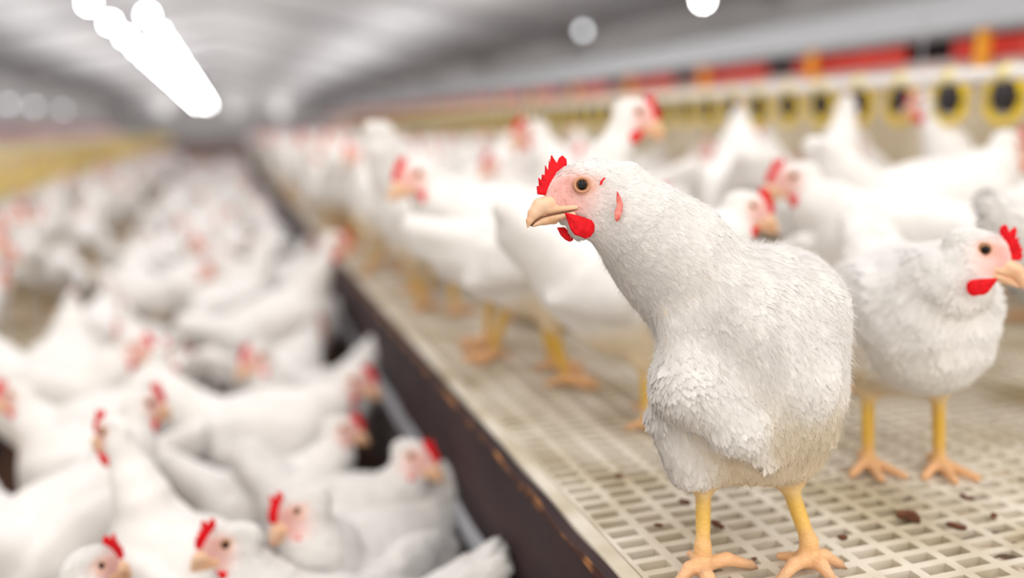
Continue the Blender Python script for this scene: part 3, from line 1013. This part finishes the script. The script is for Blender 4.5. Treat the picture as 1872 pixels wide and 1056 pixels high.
# ------------------------------------------------------------------ the large hen in focus
HI = head_parts(0.00075)
def S(px, d): return px * d / FPX
hen = Body()
def C(p0, p1, **kw):
    """limb between two sighted points (px, py, distance, radius in px)"""
    a = at_d(*p0[:3]); b = at_d(*p1[:3])
    hen.cone(a, b, S(p0[3], p0[2]), S(p1[3], p1[2]), **kw)
def E(p, rw, rh, rd, ax=None, **kw):
    T_ = np.stack([RGT, -np.cross(RGT, [0, 0, 1.0]), [0, 0, 1.0]], 1)
    T_[:, 1] = np.cross(T_[:, 2], T_[:, 0])
    if ax:
        c_, s_ = math.cos(math.radians(ax)), math.sin(math.radians(ax))
        T_ = np.stack([T_[:, 0] * c_ + T_[:, 2] * s_, T_[:, 1], -T_[:, 0] * s_ + T_[:, 2] * c_], 1)
    hen.ell(at_d(*p), (S(rw, p[2]), rd, S(rh, p[2])), T_, **kw)
DN = np.array([0, 0, -1.0]); TC = -np.array([FWD[0], FWD[1], 0]) / math.hypot(FWD[0], FWD[1])

# head frame: beak points to the left of the view and a little towards it
FA = -RGT * math.cos(math.radians(14)) + TC * math.sin(math.radians(14))
HR = rot_axes(FA)
HR = np.stack([FA, np.cross(UPV, FA) / np.linalg.norm(np.cross(UPV, FA)), np.cross(FA, np.cross(UPV, FA) / np.linalg.norm(np.cross(UPV, FA)))], 1)
HO = at_d(1061, 342, 0.852)
def H3(x, y, yy=0.0):
    q = hp2(x, y); return HO + HR @ np.array([q[0], yy, q[1]])
down_neck = RGT * 0.8 + DN * 0.6
hen.ell(H3(735, 395), (0.035, 0.0150, 0.0235), HR, k=0.006, flow=RGT, flen=0.0090)                       # skull
hen.ell(H3(640, 420), (0.027, 0.0125, 0.020), HR, k=0.006, flow=RGT, flen=0.0060)
hen.cone(H3(600, 330), H3(470, 440), 0.0105, 0.0085, 0.008, flow=RGT, flen=0.0060)       # forehead
hen.cone(H3(560, 520), H3(445, 520), 0.0105, 0.0078, 0.008, flow=RGT, flen=0.0050)       # base of the bill
hen.cone(H3(700, 540), H3(520, 620), 0.0120, 0.0050, 0.008, flow=RGT, flen=0.0070)       # chin
hen.cone(H3(600, 660), H3(650, 745), 0.0060, 0.0045, 0.006, flow=RGT + DN, flen=0.0050)       # throat skin
hen.cone(H3(650, 700), H3(800, 690), 0.0075, 0.012, 0.008, flow=RGT + DN, flen=0.0070)
for s_ in (1, -1):
    hen.ell(H3(760, 520, s_ * 0.007), (0.021, 0.0085, 0.014), HR, k=0.008, flow=RGT + DN * 0.4, flen=0.0090)   # cheek
    hen.ell(H3(655, 318, s_ * 0.0095), (0.017, 0.0045, 0.005), HR, k=0.006, flow=RGT, flen=0.0060)   # brow
hen.cone(H3(800, 345), H3(960, 415), 0.0215, 0.029, 0.015, flow=down_neck, flen=0.0094)
C((1126, 378, .858, 56), (1158, 404, .86, 72), k=0.015, flow=down_neck, flen=0.0095)
C((1158, 402, .862, 74), (1222, 462, .875, 90), k=0.02, flow=down_neck, flen=0.0123)
C((1222, 465, .878, 88), (1305, 560, .90, 122), k=0.045, flow=RGT * 0.75 + DN * 0.7, flen=0.0158)
E((1372, 635, .935), 156, 186, 0.110, k=0.03, flow=DN + RGT * 0.35, flen=0.0191)
E((1440, 560, .965), 88, 98, 0.085, k=0.03, flow=RGT * 0.8 + DN * 0.4, flen=0.0168)                     # back and saddle
E((1368, 730, .925), 150, 126, 0.10, k=0.03, flow=DN + RGT * 0.1, flen=0.0168, tag='stain_shade')
C((1250, 600, .85, 40), (1258, 700, .842, 60), k=0.03, flow=DN, flen=0.0191)                            # near wing, hanging low
C((1258, 700, .842, 60), (1340, 775, .835, 46), k=0.02, flow=DN * 0.8 + RGT * 0.8, flen=0.0202)
C((1340, 775, .835, 44), (1398, 838, .838, 9), k=0.012, flow=DN * 0.9 + RGT * 0.6, flen=0.0168)
C((1350, 570, .85, 55), (1440, 690, .85, 60), k=0.045, flow=DN * 0.6 + RGT * 0.8, flen=0.0202)            # flank feathers above the wing
C((1478, 560, .90, 48), (1488, 700, .89, 44), k=0.025, flow=DN, flen=0.0202)
C((1218, 760, .87, 34), (1262, 840, .885, 46), k=0.02, flow=DN, flen=0.0135)                             # thighs
C((1300, 790, .895, 62), (1287, 872, .90, 30), k=0.025, tag='downy_shade', flow=DN, flen=0.0112)
C((1440, 790, .92, 75), (1442, 868, .915, 32), k=0.025, tag='downy_shade', flow=DN, flen=0.0112)
E((1375, 810, .925), 112, 52, 0.07, k=0.02, tag='downy_shade', flow=DN, flen=0.0112)
# shanks and feet
def foot(hock, ankle, toes, back, r):
    a = at_d(*hock); b = at_z(*ankle, 0.020)
    hen.cone(a, b + np.array([0, 0, 0.012]), r * 1.02, r * 0.86, 0.006, tag='leg')
    hen.cone(b + np.array([0, 0, 0.014]), b, r * 0.95, r * 1.25, 0.006, tag='toe')
    for (tx, ty) in toes:
        e = at_z(tx, ty, 0.006); m_ = b * 0.5 + e * 0.5 + np.array([0, 0, 0.0035])
        hen.cone(b - np.array([0, 0, 0.006]), m_, 0.0082, 0.0066, 0.005, tag='toe')
        hen.cone(m_, e, 0.0066, 0.0050, 0.004, tag='toe')
        dd = (e - b) / np.linalg.norm(e - b)
        hen.cone(e, e + dd * 0.011 - np.array([0, 0, 0.003]), 0.0036, 0.0012, 0.002, tag='claw')
    e = at_z(*back, 0.006)
    hen.cone(b - np.array([0, 0, 0.004]), e, 0.0068, 0.0042, 0.005, tag='toe')
foot((1286, 885, .90), (1284, 1022), [(1238, 1066), (1305, 1105), (1372, 1032)], (1262, 1012), 0.0082)
foot((1440, 880, .915), (1478, 1012), [(1424, 1062), (1525, 1064), (1534, 1030)], (1426, 1016), 0.0088)

ORIG = at_z(1380, 1020, 0.0)
V, F = hen.polygonise(0.0022, 0.0007, 7, 1.7)
rs = np.random.RandomState(4)
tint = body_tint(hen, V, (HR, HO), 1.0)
W_ = hen.weights(V, 0.004)
legw = W_ @ np.array([1.0 if q['tag'] in ('leg', 'toe', 'claw') else 0.0 for q in hen.p])
# scutes across the shanks and toes
nrm_dir = V - V.mean(0)
hen_root = tag(empty('hen', ORIG), 'large white hen in sharp focus with red comb, beak to the left, on pale slats', 'hen')
und = tint * (1 - (1 - np.array([0.99, 0.90, 0.74])) * ((1 - legw) * np.clip((np.linalg.norm(V - HO, axis=1) - 0.045) / 0.02, 0, 1))[:, None])  # cream below the feathers: stained down plus warm shade painted into the gaps
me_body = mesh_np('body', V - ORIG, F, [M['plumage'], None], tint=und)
# leg skin material with rings of scales
m, n_, l_, b_ = new_mat('scaly_leg_skin')
a_ = n_.new('ShaderNodeAttribute'); a_.attribute_name = 'tint'
tc_ = n_.new('ShaderNodeTexCoord')
mp_ = n_.new('ShaderNodeMapping'); mp_.inputs['Scale'].default_value = (60, 60, 190)
l_.new(tc_.outputs['Object'], mp_.inputs['Vector'])
vo_ = n_.new('ShaderNodeTexVoronoi'); vo_.feature = 'DISTANCE_TO_EDGE'; vo_.inputs['Scale'].default_value = 1.6
l_.new(mp_.outputs[0], vo_.inputs['Vector'])
mr_ = n_.new('ShaderNodeMapRange'); mr_.inputs['From Max'].default_value = 0.12
mr_.inputs['To Min'].default_value = 0.0
l_.new(vo_.outputs['Distance'], mr_.inputs['Value'])
bp_ = n_.new('ShaderNodeBump'); bp_.inputs['Strength'].default_value = 0.4; bp_.inputs['Distance'].default_value = 0.001
l_.new(mr_.outputs[0], bp_.inputs['Height']); l_.new(bp_.outputs[0], b_.inputs['Normal'])
l_.new(a_.outputs['Color'], b_.inputs['Base Color'])
b_.inputs['Roughness'].default_value = 0.5
b_.inputs['Subsurface Weight'].default_value = 0.1
b_.inputs['Subsurface Scale'].default_value = 0.005
M['leg'] = m
me_body.materials.clear(); me_body.materials.append(M['plumage']); me_body.materials.append(M['leg'])
me_body.polygons.foreach_set('material_index', (legw[F].mean(1) > 0.6).astype(np.int32))
link('body', me_body, hen_root)
fm = feather_mesh(hen, V, F, tint, 46000, rs, (HR, HO), fuzz=90000)
o = link('plumage', fm, hen_root); o.location = -ORIG
tag(o, kind=None)
dress_head(hen_root, HR, HO - ORIG, HI, hen, HO, True)

# ------------------------------------------------------------------ the flock
def make_hen_body(pose):
    """local frame: the hen faces +X, feet on z=0. Returns Body and head frame"""
    B = Body()
    tail_f = (-1, 0, 0.2)
    bz = pose.get('bz', 0.225); pt = math.radians(pose.get('pitch', 12))
    R = np.array([[math.cos(pt), 0, -math.sin(pt)], [0, 1, 0], [math.sin(pt), 0, math.cos(pt)]])
    c = np.array([-0.01, 0, bz])
    def L(x, y, z): return c + R @ np.array([x, y, z])
    B.ell(c, (0.128, 0.083, 0.088), R, flow=(-1, 0, -0.4), flen=0.022)
    B.ell(L(0.060, 0, -0.022), (0.080, 0.076, 0.082), R, k=0.03, flow=(-0.4, 0, -1), flen=0.016)
    B.ell(L(-0.075, 0, 0.005), (0.080, 0.070, 0.072), R, k=0.03, flow=(-1, 0, -0.3), flen=0.021)
    B.ell(L(-0.02, 0, -0.06), (0.085, 0.068, 0.055), R, k=0.03, tag='downy_shade', flow=(-.3, 0, -1), flen=0.016)
    tz = pose.get('tail', 0.07)
    B.cone(L(-0.12, 0, 0.03), L(-0.185, 0, 0.03 + tz), 0.048, 0.030, 0.03, flow=tail_f)
    for s in (-1, 1):
        B.cone(L(-0.10, s * 0.02, 0.04), L(-0.195, s * 0.016, 0.045 + tz * 1.3), 0.030, 0.018, 0.02, flow=tail_f)
        B.ell(L(-0.015, s * 0.070, 0.010), (0.105, 0.026, 0.058), R, k=0.012, flow=(-1, 0, -0.5), flen=0.024)
        B.cone(L(-0.07, s * 0.066, 0.0), L(-0.150, s * 0.045, 0.0), 0.036, 0.010, 0.015, flow=(-1, 0, -0.2), flen=0.024)
    hp = np.array(pose['head'], float)
    nb = L(0.075, 0, 0.035)
    mid = nb * 0.5 + hp * 0.5 + np.array(pose.get('bend', (0.0, 0, 0)))
    q1 = nb * 0.35 + mid * 0.65
    nf = pose.get('nf', 1.0)
    B.cone(L(0.055, 0, 0.0), q1, 0.068, 0.046 * nf, 0.03, flow=(-0.3, 0, -1), flen=0.018)
    B.cone(q1, mid, 0.046 * nf, 0.037 * nf, 0.02, flow=(-0.3, 0, -1), flen=0.016)
    B.cone(mid, hp + np.array([0, 0, -0.012]), 0.037 * nf, 0.0235, 0.015, flow=(-0.3, 0, -1), flen=0.015)
    yaw, pit = math.radians(pose.get('hyaw', 0)), math.radians(pose.get('hpitch', -8))
    X = np.array([math.cos(yaw) * math.cos(pit), math.sin(yaw) * math.cos(pit), math.sin(pit)])
    HR_ = rot_axes(X)
    eye = hp + HR_ @ np.array([0.012, 0, 0.006])
    def Hh(x, y, yy=0.0):
        q = hp2(x, y); return eye + HR_ @ np.array([q[0], yy, q[1]])
    B.ell(Hh(725, 400), (0.034, 0.0150, 0.0235), HR_, k=0.006, flow=-X, flen=0.009)
    B.cone(Hh(600, 340), Hh(470, 440), 0.0105, 0.0085, 0.008, flow=-X, flen=0.006)
    B.cone(Hh(560, 520), Hh(445, 520), 0.0105, 0.0078, 0.008, flow=-X, flen=0.005)
    B.cone(Hh(700, 540), Hh(520, 620), 0.0120, 0.0050, 0.008, flow=-X, flen=0.007)
    for s in (-1, 1):
        B.ell(Hh(755, 520, s * 0.007), (0.021, 0.0085, 0.014), HR_, k=0.008, flow=-X, flen=0.009)
    if pose.get('sit'):
        for s in (-1, 1):
            B.ell(np.array([0.03, s * 0.055, 0.045]), (0.07, 0.035, 0.04), k=0.02, tag='downy_shade')
            B.cone((0.05, s * 0.05, 0.012), (0.115, s * 0.06, 0.008), 0.010, 0.006, 0.006, tag='toe')
    else:
        st = pose.get('step', 0.0)
        for s in (-1, 1):
            fx = 0.01 + s * st
            k0 = np.array([0.0, s * 0.048, bz - 0.055]); k1 = np.array([-0.012 + s * st * .3, s * 0.047, 0.112])
            an = np.array([fx, s * 0.047, 0.020])
            B.cone(k0, k1, 0.048, 0.020, 0.025, tag='downy_shade', flow=(0, 0, -1), flen=0.016)
            B.cone(k1, an, 0.0088, 0.0082, 0.008, tag='leg')
            for ang in (-38, 0, 38):
                a_ = math.radians(ang)
                e = an + np.array([0.055 * math.cos(a_), 0.055 * math.sin(a_), -0.0135])
                B.cone(an - np.array([0, 0, 0.008]), e, 0.0080, 0.0052, 0.005, tag='toe')
            B.cone(an - np.array([0, 0, 0.006]), an + np.array([-0.032, 0, -0.0135]), 0.0066, 0.0048, 0.005, tag='toe')
    return B, HR_, eye

POSES = {
    'alert':   dict(head=(0.115, 0, 0.385), bend=(0.012, 0, -0.005), pitch=14, step=0.012),
    'tall':    dict(head=(0.120, 0, 0.440), bend=(0.004, 0, 0), pitch=22, bz=0.235, tail=0.05, nf=0.86),
    'relaxed': dict(head=(0.140, 0, 0.330), bend=(0.020, 0, -0.015), pitch=8, step=0.02),
    'turned':  dict(head=(0.100, 0.02, 0.375), bend=(0.016, 0, 0), hyaw=65, pitch=12),
    'back':    dict(head=(0.075, 0.01, 0.350), bend=(0.02, 0, 0), hyaw=125, hpitch=-15, pitch=10),
    'low':     dict(head=(0.235, 0, 0.165), bend=(0.0, 0, 0.02), hpitch=-35, pitch=-6, tail=0.09),
    'perky':   dict(head=(0.100, 0, 0.325), bend=(0.016, 0, -0.004), pitch=8, bz=0.180),
    'bowed':   dict(head=(0.105, 0, 0.330), bend=(0.022, 0, 0.0), pitch=6, bz=0.180, tail=0.04, hpitch=-22, hyaw=-48),
    'stride':  dict(head=(0.118, 0.012, 0.318), bend=(0.018, 0, -0.01), pitch=10, bz=0.218, hyaw=78, hpitch=-10),
    'sitting': dict(head=(0.110, 0, 0.245), bend=(0.016, 0, -0.01), bz=0.095, pitch=6, sit=True),
}
LO = head_parts(0.0016)
BODYMESH = {}
def hen_mesh(pose, h):
    key = (pose, h)
    if key not in BODYMESH:
        B, HR_, eye = make_hen_body(POSES[pose])
        V, F = B.polygonise(h, 0.0011, hash_seed(pose))
        V[:, 2] = np.maximum(V[:, 2], 0.0)
        t = body_tint(B, V, (HR_, eye), 0.9)
        BODYMESH[key] = (mesh_np('body', V, F, [M['plumage']], tint=t), HR_, eye, B, V, F, t)
    return BODYMESH[key]
def hash_seed(s): return sum(ord(c) * (i + 1) for i, c in enumerate(s)) % 1000

def proto_hen(pose, h, parts, level):
    me, HR_, eye, B, V, F, t = hen_mesh(pose, h)
    r = empty('hen')
    OA = eye
    link('body', me, r)
    if level == 2:
        fm = feather_mesh(B, V, F, t, 20000, np.random.RandomState(hash_seed(pose) + 3), (HR_, eye), fuzz=9000)
        link('plumage', fm, r)
    if level >= 1:
        dress_head(r, HR_, eye, parts, B, OA, False)
    else:
        dress_head(r, HR_, eye, parts, B, OA, False)
        for c in list(r.children):
            if c.name.split('.')[0] in ('eye',): bpy.data.objects.remove(c)
    return r

PROTO = {}
def get_proto(pose, level):
    k = (pose, level)
    if k not in PROTO:
        r = proto_hen(pose, {2: 0.0032, 1: 0.005, 0: 0.009}[level], LO, level)
        PROTO[k] = [r, False]
    e = PROTO[k]
    if not e[1]:
        e[1] = True
        return e[0]
    return copy_tree(e[0])

PLACED = []                                  # (x, y, heading, scale, zone)
DISCS = ((0.17, 0.030), (0.10, 0.060), (0.03, 0.089), (-0.06, 0.086), (-0.15, 0.056))
def clear(x, y, hd, s, base, slack=0.0):
    c, n = math.cos(hd), math.sin(hd)
    for (px, py, ph, ps, pb) in PLACED:
        if pb != base or abs(px - x) > 0.5 or abs(py - y) > 0.5: continue
        pc, pn = math.cos(ph), math.sin(ph)
        for d1, r1 in DISCS:
            for d2, r2 in DISCS:
                if (x + c * d1 * s - px - pc * d2 * ps) ** 2 + (y + n * d1 * s - py - pn * d2 * ps) ** 2 < (r1 * s + r2 * ps - slack) ** 2: return False
    return True

def put_hen(x, y, heading, pose, base=0.0, scale=1.0, mirror=False, level=1, label=None, group=None):
    r = get_proto(pose, level)
    r.location = (x, y, base)
    r.rotation_euler = (0, 0, math.radians(heading))
    r.scale = (scale, -scale if mirror else scale, scale)
    tag(r, label, 'hen', group)
    PLACED.append((x, y, math.radians(heading), scale, base))
    return r

def by_head(px, py, view, pose, base, scale=1.0, mirror=False, level=1, label=None, group=None, d=None):
    """stand a hen on its floor so that its head is sighted at (px, py); view: heading relative to the sight line, 0 = facing right, 90 = away, 180 = left, 270 = towards"""
    hd = view - math.degrees(YAW)
    B_, HR_, eye = make_hen_body(POSES[pose])
    if d is not None:                          # distance known: the stature follows
        e = at_d(px, py, d)
        scale = min(1.25, max(0.8, (e[2] - base) / eye[2]))
        P_ = at_d(px, py, d)
    else:
        P_ = at_z(px, py, base + eye[2] * scale)
    ex, ey = eye[0] * scale, (-eye[1] if mirror else eye[1]) * scale
    a = math.radians(hd)
    x = P_[0] - (math.cos(a) * ex - math.sin(a) * ey)
    y = P_[1] - (math.sin(a) * ex + math.cos(a) * ey)
    print('HEN', label, round(x, 3), round(y, 3), 'scale', round(scale, 2), 'd', round(float(project([x, y, base + .2])[2]), 2))
    return put_hen(x, y, hd, pose, base, scale, mirror, level, label, group)

PLACED.append((0.52, 0.76, math.radians(-150), 1.15, 0.0))     # the large hen keeps its ground free
G1, G2, G3 = 'hens standing on the right slatted deck', 'hens crowded on the litter in the aisle', 'hens crowded on the left deck'
FZ_ = FLOOR_Z
# right deck
put_hen(0.845, 0.875, -113, 'stride', 0, 0.98, level=2, label='white hen behind the large one, facing right, both yellow shanks showing')
put_hen(1.27, 0.86, -18 - 12, 'relaxed', 0, 1.02, level=2, label='white hen cut by the right edge of the photo')
by_head(1160, 205, 10, 'tall', 0, level=1, d=1.50, label='tall white hen stretching up behind the head of the large hen')
put_hen(0.60, 1.15, -18 + 8, 'relaxed', 0, 1.0, label='white hen half hidden behind the breast of the large hen, one foot showing')
put_hen(0.50, 1.62, -18 - 150, 'relaxed', 0, 1.1, label='white hen with its back to the aisle, left of the tall hen on the slats')
put_hen(0.47, 2.02, -18 + 60, 'low', 0, 1.1, label='white hen with lowered head near the inner edge of the slats')
by_head(722, 352, 235, 'alert', 0, d=2.25, label='hen with red face looking left at the inner edge of the slats')
by_head(972, 235, 160, 'alert', 0, d=2.2, label='hen with upright neck just left of the tall hen')
by_head(1500, 292, 275, 'alert', 0, d=2.55, label='hen with dark red face looking at the viewer below the feeding pipe')
by_head(1352, 205, 80, 'alert', 0, d=2.3, label='hen stretching its neck to the feeders, farthest left of those at the pipe')
by_head(1548, 190, 60, 'tall', 0, d=2.12, label='hen with raised white neck left of the yellow feeder rings')
by_head(1690, 180, 120, 'tall', 0, d=2.05, label='hen with raised neck between the two nearest yellow feeders')
by_head(1850, 225, 20, 'relaxed', 0, d=1.72, label='hen under the nearest yellow feeder at the right edge')
put_hen(1.09, 1.19, -18 + 165, 'relaxed', 0, 1.1, label='broad white hen filling the space behind the hen that faces right')
put_hen(0.93, 1.50, -18 + 115, 'sitting', 0, 1.2, label='white hen settled low behind the neck of the large hen')
# aisle
by_head(420, 985, 183, 'perky', FZ_, level=2, scale=1.04, label='aisle hen in profile with red comb, beak to the left, bottom of the photo')
by_head(548, 925, 238, 'bowed', FZ_, level=2, scale=1.06, label='aisle hen with bowed head and long neck, right behind the profile hen')
by_head(758, 828, 340, 'perky', FZ_, level=2, scale=1.03, label='aisle hen looking right beside the dark board')
by_head(625, 778, 12, 'perky', FZ_, scale=0.97, label='aisle hen turned away to the right with its red cheek showing')
by_head(470, 648, 232, 'perky', FZ_, scale=1.12, label='aisle hen with bright red face in front of the dark gap')
by_head(205, 785, 150, 'tall', FZ_, scale=0.98, label='aisle hen with tall upright neck at lower left')
by_head(262, 735, 60, 'alert', FZ_, scale=1.05, label='aisle hen with pink head just behind the tall necked hen')
by_head(168, 1030, 60, 'relaxed', FZ_, level=2, scale=1.02, label='aisle hen seen from above with its red comb edge on, bottom left corner')
by_head(250, 630, 350, 'relaxed', FZ_, scale=1.15, label='aisle hen looking right left of the dark gap')
by_head(330, 628, 250, 'low', FZ_, scale=1.1, label='aisle hen lowering its head behind the dark gap')
by_head(612, 440, 20, 'tall', FZ_, d=2.6, label='aisle hen stretching its head over the edge of the right deck')
by_head(372, 440, 200, 'alert', FZ_, scale=1.1, label='aisle hen with pink face half way down the aisle')
GAP = at_z(375, 705, FZ_)
GAPS = [(GAP[0], GAP[1], 0.24, FZ_), (0.45, 1.10, 0.16, 0.0), (0.43, 0.9, 0.2, 0.0), (0.44, 1.45, 0.12, 0.0), (0.45, 2.3, 0.14, 0.0), (0.62, 0.9, 0.2, 0)]

random.seed(21)
FILL = []
def fill(x0, x1, y0, y1, base, tries, lab_, poses, lo_x, hi_x, maxn=999):
    n = 0
    cand = [(y0 + (y1 - y0) * random.random() ** 1.3, random.uniform(x0, x1)) for _ in range(tries * 2)]
    cand.sort(key=lambda c: c[0] // 0.3)
    for y, x in cand:
        if n >= maxn: break
        hd = random.gauss(math.radians(80), math.radians(55)) if random.random() < 0.8 else random.uniform(0, 2 * math.pi)
        s = random.uniform(0.95, 1.12)
        p = project([x, y, base + 0.25])
        if p[2] < 0.8 or p[0] < -90 or p[0] > 1960 or p[1] > 1250: continue
        if any(g[3] == base and (x - g[0]) ** 2 + (y - g[1]) ** 2 < (g[2] + 0.05) ** 2 for g in GAPS): continue
        for turn in range(6):
            if turn: hd = random.gauss(math.radians(80), math.radians(45))
            ends = [x + math.cos(hd) * 0.16, x - math.cos(hd) * 0.20]
            hx = hi_x + (0.05 if base == FZ_ and y > 2.6 else 0)
            if min(ends) >= lo_x and max(ends) <= hx and clear(x, y, hd, s, base, 0.0): break
        else:
            continue
        PLACED.append((x, y, hd, s, base))
        FILL.append((p[2], x, y, hd, s, base, random.choice(poses), random.random() < 0.5, lab_))
        n += 1
    return n

def lab(zone):
    def f(p):
        d = p[2]
        if zone == 'aisle': return ['blurred white hen in the near part of the aisle crowd', 'small blurred white hen half way down the aisle', 'tiny white hen near the far end of the aisle'][0 if d < 1.9 else 1 if d < 4 else 2]
        if zone == 'left': return ['blurred white hen on the near part of the left deck', 'small blurred white hen on the left deck in front of the yellow feeders', 'tiny white hen on the far part of the left deck'][0 if d < 2.6 else 1 if d < 4.5 else 2]
        return ['blurred white hen on the slats behind the large hen', 'small white hen in the crowd under the feeding pipe', 'tiny white hen on the far part of the right deck'][0 if d < 2.2 else 1 if d < 4.5 else 2]
    def g(p): return f(p).replace('white hen', 'white hens')
    return f, g
P_STD = ['alert', 'relaxed', 'relaxed', 'turned', 'alert', 'relaxed', 'sitting', 'perky', 'sitting', 'perky']
nR = fill(0.43, 0.52, 2.5, 12, 0.0, 1500, lab('right'), P_STD, DECK_X + 0.01, 2.12)
nR += fill(0.45, 2.05, 1.2, 16, 0.0, 9000, lab('right'), P_STD, DECK_X + 0.03, 2.12)
nA = fill(-0.6, 0.33, 1.0, 15, FZ_, 9000, lab('aisle'), P_STD, LEFT_X + 0.13, DECK_X - 0.13)
nL = fill(-4.5, -0.72, 1.3, 16, LEFT_Z, 20000, lab('left'), P_STD, -4.6, LEFT_X - 0.05)
FILL.sort(key=lambda q: q[0])
N_ALONE = 262
for (d, x, y, hd, s, base, pose, mir, lb) in FILL[:N_ALONE]:
    r = get_proto(pose, 1 if d < 2.6 else 0)
    r.location = (x, y, base); r.rotation_euler = (0, 0, hd); r.scale = (s, -s if mir else s, s)
    tag(r, lb[0]((0, 0, d)), 'hen', lb[1]((0, 0, d)))
print('FLOCK', nR, nA, nL, len(PLACED), 'alone to', FILL[N_ALONE - 1][0])

# the rest of the flock, far down the hall and past counting, is one object
VS, FS, TS = [], [], []; off = 0
COMBV = {}
for (d, x, y, hd, s, base, pose, mir, lb) in FILL[N_ALONE:]:
    me, HR_, eye, B, V, F, t = hen_mesh(pose, 0.016)
    R2 = np.array([[math.cos(hd), -math.sin(hd), 0], [math.sin(hd), math.cos(hd), 0], [0, 0, 1]])
    # the comb rides along as a small red ridge
    cx = eye + HR_ @ np.array([0.024, 0, 0.022])
    o8 = np.array([[a, b_, c_] for a in (-.016, .016) for b_ in (-.003, .003) for c_ in (-.012, .014)])
    cv = cx + o8 @ HR_.T
    cf = np.array([(0, 1, 3, 2), (4, 6, 7, 5), (0, 4, 5, 1), (2, 3, 7, 6), (0, 2, 6, 4), (1, 5, 7, 3)]) + len(V)
    VV = np.concatenate([V, cv]); FF = np.concatenate([F, cf]); TT = np.concatenate([t, np.tile([[0.7, 0.03, 0.03]], (8, 1))])
    VS.append((VV * s) @ R2.T + np.array([x, y, base + 0.001])); FS.append(FF + off); TS.append(TT); off += len(VV)
tag(link('distant_flock', mesh_np('distant_flock', np.concatenate(VS), np.concatenate(FS), [M['plumage']], tint=np.concatenate(TS))),
    'uncounted pale hens crowding the far end of the hall', kind='stuff')

# ------------------------------------------------------------------ bits lying on the slats
M['dung'] = noisy('dried_lump', (0.10, 0.035, 0.02), (0.22, 0.09, 0.045), 60, 0.95, 4, 0.35, 0.65, 0.5)
rl = random.Random(9)
for k, (px, py, r_) in enumerate([(1652, 945, 0.012), (1668, 950, 0.009), (1765, 912, 0.006), (1750, 965, 0.007), (1310, 962, 0.007), (1136, 872, 0.006), (1250, 920, 0.006), (1540, 985, 0.005), (1815, 945, 0.005), (1205, 962, 0.0045)]):
    P_ = at_z(px, py, 0.0)
    B = Body()
    for q in range(4):
        B.ell((rl.uniform(-1, 1) * r_, rl.uniform(-1, 1) * r_ * 0.5, r_ * 0.35), (r_ * rl.uniform(0.5, 0.9), r_ * rl.uniform(0.35, 0.6), r_ * rl.uniform(0.3, 0.45)), k=r_ * 0.4)
    V, F = B.polygonise(max(0.0008, r_ / 7))
    V[:, 2] = np.maximum(V[:, 2], 0.0)
    o = link('dried_dropping', mesh_np('dried_dropping', V, F, [M['dung']]))
    o.location = (P_[0], P_[1], 0.0004); o.rotation_euler = (0, 0, rl.uniform(0, 3))
    tag(o, 'largest dark brown dried dropping on the slats right of the large hen' if k == 0 else 'small brown dried dropping lying on the pale slats', 'dropping', None if k == 0 else 'small dried droppings on the slats')
